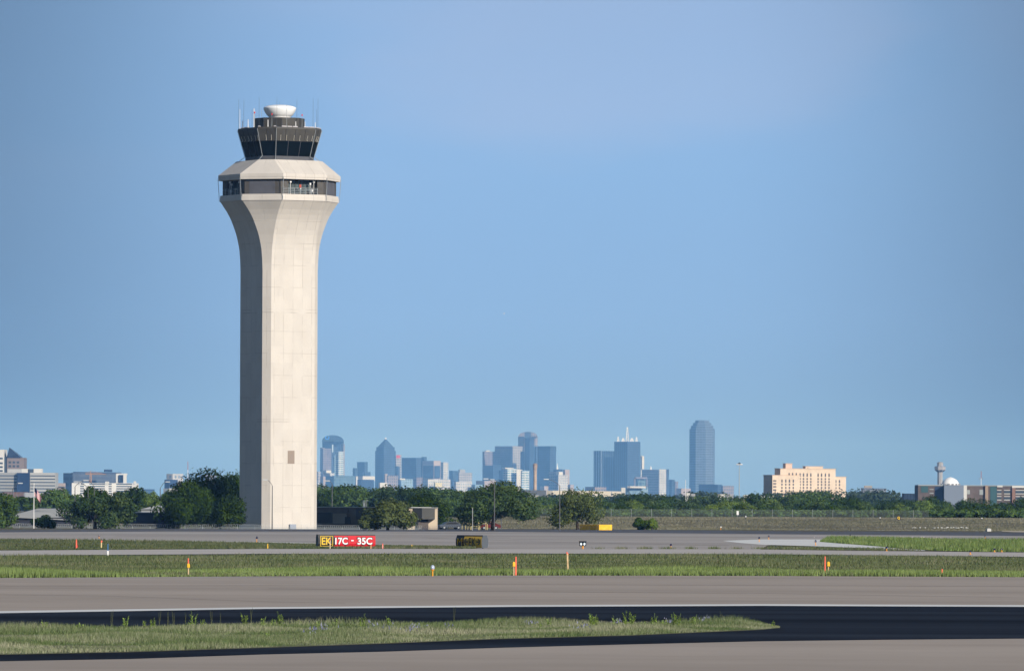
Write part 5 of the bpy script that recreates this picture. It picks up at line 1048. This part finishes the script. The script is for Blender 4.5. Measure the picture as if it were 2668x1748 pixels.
b = MB(); b.box(X_(1090), X_(1116), -.2, .55, -.1, zz(1352.4)); b.build('porch', m_br, o); b = MB(); b.box(X_(1097), X_(1114), -.3, .0, zz(1360), zz(1353)); b.build('opening', m_open, o)
o = empty('flat_building', (P(325, 1376, 1230).x, 1230, 0), 0, 'long flat dark building with a shaded wall and a pale roof edge left of the dense tree', 'building')
X_ = lambda px: P(px, 1350, 1230).x - o.location.x; zz = lambda y: pz(y, 1230, 380); m_sh = M('shaded_wall', (.030, .033, .048), .7, .2, (.3, .15))  # near-black blue puts the walls' shade into their colour
b = MB(); b.box(X_(322), X_(520), 0, 12, -.1, zz(1335.5)); b.build('wall', m_sh, o); b = MB(); b.box(X_(321), X_(521), -.3, 12.3, zz(1335.4), zz(1334)); b.build('roof_edge', m_flash, o)
b = MB(); b.box(X_(466), X_(477), -.2, .1, -.1, zz(1345)); b.build('door', m_br, o)
o = empty('gabled_building', (P(400, 1340, 1330).x, 1330, 0), 0, 'small grey gabled roof peeping over the long dark building', 'building')
X_ = lambda px: P(px, 1330, 1330).x - o.location.x; zz = lambda y: pz(y, 1330, 400)
b = MB(); b.box(X_(368), X_(432), 0, 10, -.1, zz(1326.5)); b.build('wall', m_greyc, o)
b = MB(); xa, xm, xb, ze, zr = X_(365), X_(410), X_(436), zz(1326.3), zz(1316); b.face([(xa, -.4, ze), (xb, -.4, ze), (xm, -.4, zr)]); b.face([(xa, 10.4, ze), (xm, 10.4, zr), (xb, 10.4, ze)]); b.face([(xa, -.4, ze), (xm, -.4, zr), (xm, 10.4, zr), (xa, 10.4, ze)]); b.face([(xb, -.4, ze), (xb, 10.4, ze), (xm, 10.4, zr), (xm, -.4, zr)]); b.build('roof', M('grey_metal_roof', (.32, .34, .37), .5), o)
o = empty('shed', (P(100, 1376, 1230).x, 1230, 0), 0, 'low building with a broad pale grey sloping roof behind the flagpole', 'building')
X_ = lambda px: P(px, 1350, 1230).x - o.location.x; zz = lambda y: pz(y, 1230, 100)
b = MB(); b.box(X_(28), X_(196), .6, 13, -.1, zz(1347.5)); b.build('wall', m_sh, o)
b = MB(); e0, e1 = X_(12), X_(200); r0_, r1_ = X_(92), X_(190); ze, zr = zz(1347), zz(1324); f_ = [(e0, 0, ze), (e1, 0, ze - .6), (r1_, 7, zr), (r0_, 7, zr)]
b.face(f_); b.face([(e0, 14, ze), (e0, 0, ze), (r0_, 7, zr)]); b.face([(e1, 14, ze), (e0, 14, ze), (r0_, 7, zr), (r1_, 7, zr)]); b.face([(e1, 0, ze - .6), (e1, 14, ze), (r1_, 7, zr)]); b.face([(e0, 0, ze), (e0, 14, ze), (e1, 14, ze), (e1, 0, ze - .6)]); b.build('roof', M('pale_metal_roof', (.36, .37, .37), .6, .2, (.4, .06)), o)
# ---------------------------------------------------------------- fences, barriers and small things by the fence
def mesh_mat(name, c, a): return M(name, c, .6, .3, alpha=a)
m_mesh = mesh_mat('chain_link', (.38, .42, .43), .30); m_mesh2 = mesh_mat('far_chain_link', (.30, .36, .34), .13)
def fence(pts, h, step, label, mm, coil=False, post_r=.035):
    o = empty('chain_link_fence', pts[0], 0, label, 'fence'); o_ = Vector(pts[0]); 
    b = MB(); 
    for a, c in zip(pts, pts[1:]):
        a, c = Vector(a) - o_, Vector(c) - o_; b.face([a, c, c + Vector((0, 0, h)), a + Vector((0, 0, h))])
    b.build('mesh_panel', mm, o); acc = 0; n = 0
    for a, c in zip(pts, pts[1:]):
        a, c = Vector(a) - o_, Vector(c) - o_; l = (c - a).length; t = step - acc if acc else 0
        while t < l and n < 98:
            p = a.lerp(c, t / l); q_ = MB(); q_.tube(p, p + Vector((0, 0, h + .08)), post_r, n=5); q_.build('post', m_steel, o); t += step; n += 1
        acc = (l - (t - step)) % step
    if coil:
        b = MB(); r_ = random.Random(2)
        for a, c in zip(pts, pts[1:]):
            a, c = Vector(a) - o_, Vector(c) - o_; l = (c - a).length; k = int(l / .055); prev = None; dr = (c - a).normalized()
            for i in range(k + 1):
                an = i * 1.05 + math.sin(i * .013) * 2; q_ = a.lerp(c, i / k) + Vector((0, math.sin(an) * .2, h + .18 + math.cos(an) * .20 + math.sin(i * .021) * .05)) + dr * math.sin(an * 1.0) * .12
                if prev is not None: b.tube(prev, q_, .012, n=3)
                prev = q_
        b.build('razor_wire', M('razor_wire', (.50, .54, .55), .5, .4), o)
    return o
fence([tuple(P(px, 1378, 1176).xy) + (0,) for px in (-40, 300)], .42, 3.0, 'low chain link fence topped with razor wire, left of the tower', m_mesh, True)
fence([tuple(P(px, 1378, 1174).xy) + (0,) for px in (300, 700, 1240)], .42, 3.0, 'low chain link fence topped with razor wire in front of the tower foot', m_mesh, True)
fence([(P(px, 1345, dd).x, dd, terrain(P(px, 1345, dd).x, dd) - .05) for px, dd in ((1330, 1560), (1700, 1560), (2060, 1560), (2420, 1560))], 1.9, 4.6, 'tall chain link fence on top of the dry bank in front of the wood', m_mesh2)
# yellow barrier enclosure
th = 58; p0, L, rz = wallrun(1510, 1561, 1378, 1212, th); o = empty('barrier', (p0.x, p0.y, 0), rz, 'long yellow barrier box, ochre left side in shade and bright right end', 'barrier')
k1 = (1595 - CX) / F; pc = p0 + Vector((math.cos(R(-th)), math.sin(R(-th)), 0)) * L; vx, vy = math.sin(R(th)), math.cos(R(th)); W2 = (k1 * pc.y - pc.x) / (vx - k1 * vy); hb = 14.5 / F * 1205
b = MB(); b.box(0, L, 0, W2, 0, hb); b.build('body', M('barrier_yellow', (.85, .50, .04), .6, .2, (1.5, .12)), o, bevel=.03)
for i in range(7): b = MB(); x = L * (i + .5) / 7; b.box(x - .04, x + .04, -.05, -.002, .02, hb - .05); b.build('rib', M('rib_yellow', (.70, .42, .04), .6), o)
b = MB()
# pale yellow pipe railing
o = empty('pipe_railing', (P(1203, 1378, 1190).x, 1190, 0), 0, 'pale yellow pipe railing in front of the oak', 'railing'); X_ = lambda px: P(px, 1370, 1190).x - o.location.x; zz = lambda y: pz(y, 1190, 1230); m_py = M('pale_yellow_paint', (.72, .62, .30), .6)
for px in (1204, 1213, 1219, 1226, 1228, 1247, 1250, 1266, 1270): b = MB(); b.tube((X_(px), 0, 0), (X_(px), 0, zz(1358)), .045, n=6); b.build('post', m_py, o)
for a, c, y in ((1204, 1270, 1358.5), (1226, 1250, 1366), (1226, 1250, 1371), (1247, 1268, 1363)): b = MB(); b.tube((X_(a), 0, zz(y)), (X_(c), 0, zz(y)), .045, n=6); b.build('rail', m_py, o)
b = MB()
# vehicles glimpsed behind the fence
def car(px, d_, rz, colr, label, L_=4.4, W_=1.75):
    x = P(px, 1376, d_).x; o = empty('parked_car', (x, d_, 0), rz, label, 'car'); mt = M('car_paint', colr, .3, .5); h = L_ / 2
    pr = [(-h, .35), (-h, .75), (-h + .8, .88), (-h + 1.5, 1.32), (h - 1.3, 1.36), (h - .35, .92), (h, .80), (h, .35)]
    b = MB(); b.face([(x_, -W_ / 2, z) for x_, z in pr]); b.face([(x_, W_ / 2, z) for x_, z in reversed(pr)])
    for i in range(len(pr)): a, c = pr[i], pr[(i + 1) % len(pr)]; b.face([(a[0], -W_ / 2, a[1]), (a[0], W_ / 2, a[1]), (c[0], W_ / 2, c[1]), (c[0], -W_ / 2, c[1])])
    b.build('body', mt, o)
    for sx in (-1, 1):
        b = MB(); y_ = sx * (W_ / 2 + .01); b.face([(-h + 1.0, y_, .90), (h - .65, y_, .94), (h - 1.4, y_, 1.27), (-h + 1.6, y_, 1.24)]); b.build('side_window', m_open, o)
        for wx in (-h + .85, h - .85): b = MB(); b.tube((wx, sx * (W_ / 2 - .2), .32), (wx, sx * (W_ / 2 + .03), .32), .32, n=14); w__ = b.build('wheel', m_black, o); b = MB(); b.tube((wx, sx * (W_ / 2 + .03), .32), (wx, sx * (W_ / 2 + .045), .32), .18, n=10); b.build('rim', m_steel, w__)
    return o
car(1172, 1215, R(20), (.045, .06, .085), 'grey blue car parked behind the fence right of the cream walled building'); car(1275, 1205, R(8), (.12, .012, .012), 'dark red car parked under the oak beside the pale yellow railing', 3.8)
# curved street lamps
def lamp(px, yb, ybend, hx, hy, d_, label, up=0):
    x = P(px, yb, d_).x; z0_ = terrain(x, d_); o = empty('street_lamp', (x, d_, z0_), 0, label, 'street lamp', 'curved street lamps along the fence')
    zb_, zh = pz(ybend, d_, px) - z0_, pz(hy, d_, px) - z0_; dx = (hx - px) / F * d_; sg = 1 if dx > 0 else -1
    b = MB(); b.tube((0, 0, 0), (0, 0, zb_), .10, .07, 8); b.build('pole', m_lamp, o)
    pts_ = [Vector((dx * t, 0, zb_ + (zh - zb_) * math.sin(t * math.pi / 2) ** .9)) for t in (0, .2, .4, .6, .8, .92)]; b = MB(); b.path(pts_, .05, 6); b.build('arm', m_lamp, o)
    b = MB(); e = pts_[-1]; b.prism([(e.x - sg * .1, -.13), (e.x + sg * .75, -.16), (e.x + sg * .75, .16), (e.x - sg * .1, .13)][::sg], e.z - .07, e.z + .10); b.build('lamp_head', M('lamp_head_grey', (.55, .58, .60), .4, .4), o, bevel=.03)
m_lamp = M('lamp_pole_dark', (.10, .105, .115), .6, .3)
lamp(709, 1376, 1265, 694, 1250, 1162, 'curved street lamp standing in front of the tower foot')
lamp(33, 1376, 1273, 49, 1258.5, 1210, 'curved street lamp left of the flagpole')
lamp(195, 1376, 1267, 222, 1251.5, 1215, 'left one of three curved lamps before the white office block, arm to the right')
lamp(229, 1376, 1271, 200, 1255, 1225, 'middle one of three curved lamps before the white office block')
lamp(245, 1376, 1268, 227, 1251.5, 1165, 'right one of three curved lamps before the white office block, on the tallest visible pole')
lamp(417, 1376, 1272, 433, 1255, 1240, 'curved lamp just left of the big dense tree')
lamp(865, 1376, 1262, 857, 1252.5, 1245, 'curved street lamp behind the flat brown building')
lamp(1288, 1376, 1263, 1269, 1247.5, 1155, 'curved street lamp in front of the oak trunk')
lamp(1306, 1376, 1266, 1285, 1249.5, 1225, 'curved lamp behind the oak crown, only its arm showing')
lamp(1458, 1374, 1265, 1425, 1248.5, 1165, 'curved street lamp between the oak and the olive tree, arm to the left')
x = P(1926, 1290, 5000).x; o = empty('high_mast_light', (x, 5000, 0), 0, 'tall high mast light with a ring of lamps left of the tan hotel', 'high mast light'); zt_ = pz(1208, 5000, 1926); s_ = 5000 / F
b = MB(); b.tube((0, 0, 0), (0, 0, zt_), .40, .22, 8); b.build('pole', m_steel, o); b = MB(); b.lathe([(.2, 0), (1.4, .3), (1.4, .7), (.2, 1.6)], 12, (0, 0, zt_ - .6)); b.build('ring', m_dark, o)
for k in range(8): a = 2 * math.pi * k / 8 + .2; b = MB(); b.lathe([(.25, 0), (.55, .15), (.45, .7), (.1, .9)], 8, (math.cos(a) * 1.9, math.sin(a) * 1.9, zt_ - .9)); b.build('lamp', m_white, o)
p = P(1126.5 + 104.5, 1378, 1150); o = empty('pole', (p.x, 1150, 0), 0, 'thin pale pole left of the oak behind the yellow railing', 'pole'); b = MB(); b.tube((0, 0, 0), (0, 0, pz(1324, 1150, 1231)), .045, n=6); b.build('shaft', m_conc_gray, o); b = MB(); b.lathe([(.03, 0), (.07, .05), (.02, .14)], 8, (0, 0, pz(1324, 1150, 1231))); b.build('cap', m_conc_gray, o)
# flagpole with flag
FD = 1160.0; x = P(88, 1378, FD).x; o = empty('flagpole', (x, FD, 0), 0, 'white flagpole at left with a drooping striped flag', 'flagpole'); zt_ = pz(1262, FD, 89)
b = MB(); b.tube((0, 0, 0), (0, 0, zt_), .085, .05, 10); b.build('pole', m_white, o); b = MB(); b.lathe([(.02, 0), (.12, .08), (.12, .16), (.02, .24)], 10, (0, 0, zt_)); b.build('finial', m_white, o)
m, n, p_ = base_mat('stripes'); uvn = n.new('ShaderNodeUVMap'); sp = n.new('ShaderNodeSeparateXYZ'); n.put(sp.inputs[0], uvn.outputs[0]); st = n.math('LESS_THAN', n.math('FRACT', n.math('MULTIPLY', sp.outputs[1], 6.5)), .5)
cc = n.mix(st, (.7, .7, .7), (.42, .02, .04)); can = n.math('MULTIPLY', n.math('LESS_THAN', sp.outputs[0], .42), n.math('GREATER_THAN', sp.outputs[1], .46)); n.put(p_.inputs['Base Color'], n.mix(can, cc, (.015, .025, .10))); p_.inputs['Roughness'].default_value = .8
s_ = FD / F; b = MB(); NU, NV = 10, 8; hoist, fly = 22 * s_, 3.0
def fp(u, v):
    x_ = .08 + (19 * s_) * u ** 1.05 - .25 * u * (1 - v); drop = 28 * s_ * u ** 1.35; wz = hoist * (1 - .62 * u)
    return (x_ - .45 * u * v * 0, .16 * math.sin(u * 9 + v * 2), pz(1269, FD, 88) - hoist + hoist * v * (1 - .62 * u) + hoist * .62 * u - drop - (.35 * u * (1 - v)))
for i in range(NU):
    for j in range(NV): u0, u1, v0, v1 = i / NU, (i + 1) / NU, j / NV, (j + 1) / NV; b.face([fp(u0, v0), fp(u1, v0), fp(u1, v1), fp(u0, v1)], [(u0, v0), (u1, v0), (u1, v1), (u0, v1)])
b.build('flag', m, o, smooth=True)
# small things on the right
p = G(2575, 1384.5, .0); o = empty('concrete_block', p, R(20), 'white concrete block at the far edge of the asphalt, far right', 'block'); b = MB(); b.box(-.42, .42, -.4, .4, 0, .5); b.build('block', m_whitec, o, bevel=.08); b = MB(); b.box(-.25, .25, -.25, .25, .5, .62); b.build('lid', m_greyc, o)
for px, yb, yt, lb in ((1878, 1379.5, 1372.5, 'small white topped marker at the foot of the dry bank'), (1943, 1356, 1349, 'tiny white marker on the dry bank near the fence'), (2293, 1351, 1346, 'tiny white marker on the bank left of the yellow Q sign'), (2558, 1348, 1343, 'tiny white marker at the top of the bank on the right')):
    d_ = 1255 if yb > 1370 else 1440; x = P(px, yb, d_).x; o = empty('marker', (x, d_, terrain(x, d_)), 0, lb, 'marker'); h = (yb - yt) / F * d_ + .15
    b = MB(); b.tube((0, 0, -.1), (0, 0, h * .6), .06, n=6); b.build('post', m_orange if yb > 1370 else m_blue, o); b = MB(); b.lathe([(.05, 0), (.14, .05), (.12, h * .4)], 8, (0, 0, h * .6)); b.build('cap', m_white, o)
x = P(1922, 1340, 1540).x; o = empty('white_box_sign', (x, 1540, terrain(x, 1540)), 0, 'white square sign board at the fence below the high mast light', 'sign board'); b = MB(); b.box(-.25, .25, -.05, .05, .6, 1.5); b.build('board', m_white, o); b = MB(); b.tube((0, .08, -.1), (0, .08, 1.4), .04, n=5); b.build('post', m_steel, o)
rk = random.Random(5); first_rock = None
for i in range(34):
    px = 2352 + 178 * rk.random() ** .9; d_ = 1318 + rk.uniform(-5, 5); x = P(px, 1367, d_).x; loc = (x, d_, terrain(x, d_) + .04)
    if first_rock is None:
        b = MB(); b.lathe([(.02, 0), (.22, .05), (.28, .2), (.16, .34), (.02, .38)], 7); first_rock = b.build('stone', m_whitec); first_rock.location = loc; q_ = first_rock
    else: q_ = copy_thing(first_rock, loc, rk.uniform(0, 6))
    f_ = rk.uniform(.35, .8); q_.scale = (f_ * rk.uniform(.8, 1.6), f_, f_ * rk.uniform(.6, 1.1)); tag(q_, 'small white stone in the scattered row on the dry bank at right', 'stone', 'white stones on the dry bank')
# two birds in the air
def bird(px, py, d_, rz, up, c, label, span):
    o = empty('bird', P(px, py, d_), rz, label, 'bird'); mt = M('plumage', c, .8, .2); l = span * .32
    b = MB(); b.lathe([(.005, -l), (l * .16, -l * .7), (l * .24, -.1 * l), (l * .2, l * .5), (l * .12, l * .75), (l * .13, l * .9), (.005, l * 1.15)], 10)
    for sg in (-1, 1):
        m_, e = Vector((sg * span * .22, up[0] * span, 0)), Vector((sg * span * .5, up[1] * span, -l * .5)); r0, r1 = Vector((0, 0, l * .3)), Vector((0, 0, -l * .3)); t = Vector((0, span * .012, 0))
        for q in ([r0, m_ + r0 * .9, m_ + r1 * .8, r1], [m_ + r0 * .9, e, m_ + r1 * .8]):
            if sg < 0: q = q[::-1]
            b.face([p + t for p in q]); b.face([p - t for p in reversed(q)])
    b.face([(-l * .2, 0, -l * 1.35), (l * .2, 0, -l * 1.35), (.02, .02, -l * .8)])
    b.v = [(x_, z, y_) for x_, y_, z in b.v]; b.build('body', mt, o)
bird(1313.5, 818, 2600, R(70), (.30, .55), (.85, .85, .85), 'tiny white bird in the open sky right of the control tower', 1.1)
bird(1806, 946, 2600, R(10), (.04, -.12), (.05, .06, .09), 'tiny dark bird in the sky above the tallest skyscraper', 1.25)
# ---------------------------------------------------------------- haze: the air itself
b = MB(); b.box(-9800, 9800, -900, 35000, -1.2, 345)
me = bpy.data.meshes.new('haze'); me.from_pydata(b.v, [], b.f); hz_o = bpy.data.objects.new('haze', me); col.objects.link(hz_o); hz_o['kind'] = 'stuff'
mh = bpy.data.materials.new('haze_air'); mh.use_nodes = True; nt = mh.node_tree; nt.nodes.clear(); out = nt.nodes.new('ShaderNodeOutputMaterial'); pv = nt.nodes.new('ShaderNodeVolumePrincipled')
nt.links.new(pv.outputs[0], out.inputs['Volume']); me.materials.append(mh)
pv.inputs['Density'].default_value = HAZE_D; pv.inputs['Color'].default_value = (*HAZE_C, 1); pv.inputs['Anisotropy'].default_value = -0.4
pv.inputs['Absorption Color'].default_value = (1, 1, 1, 1)
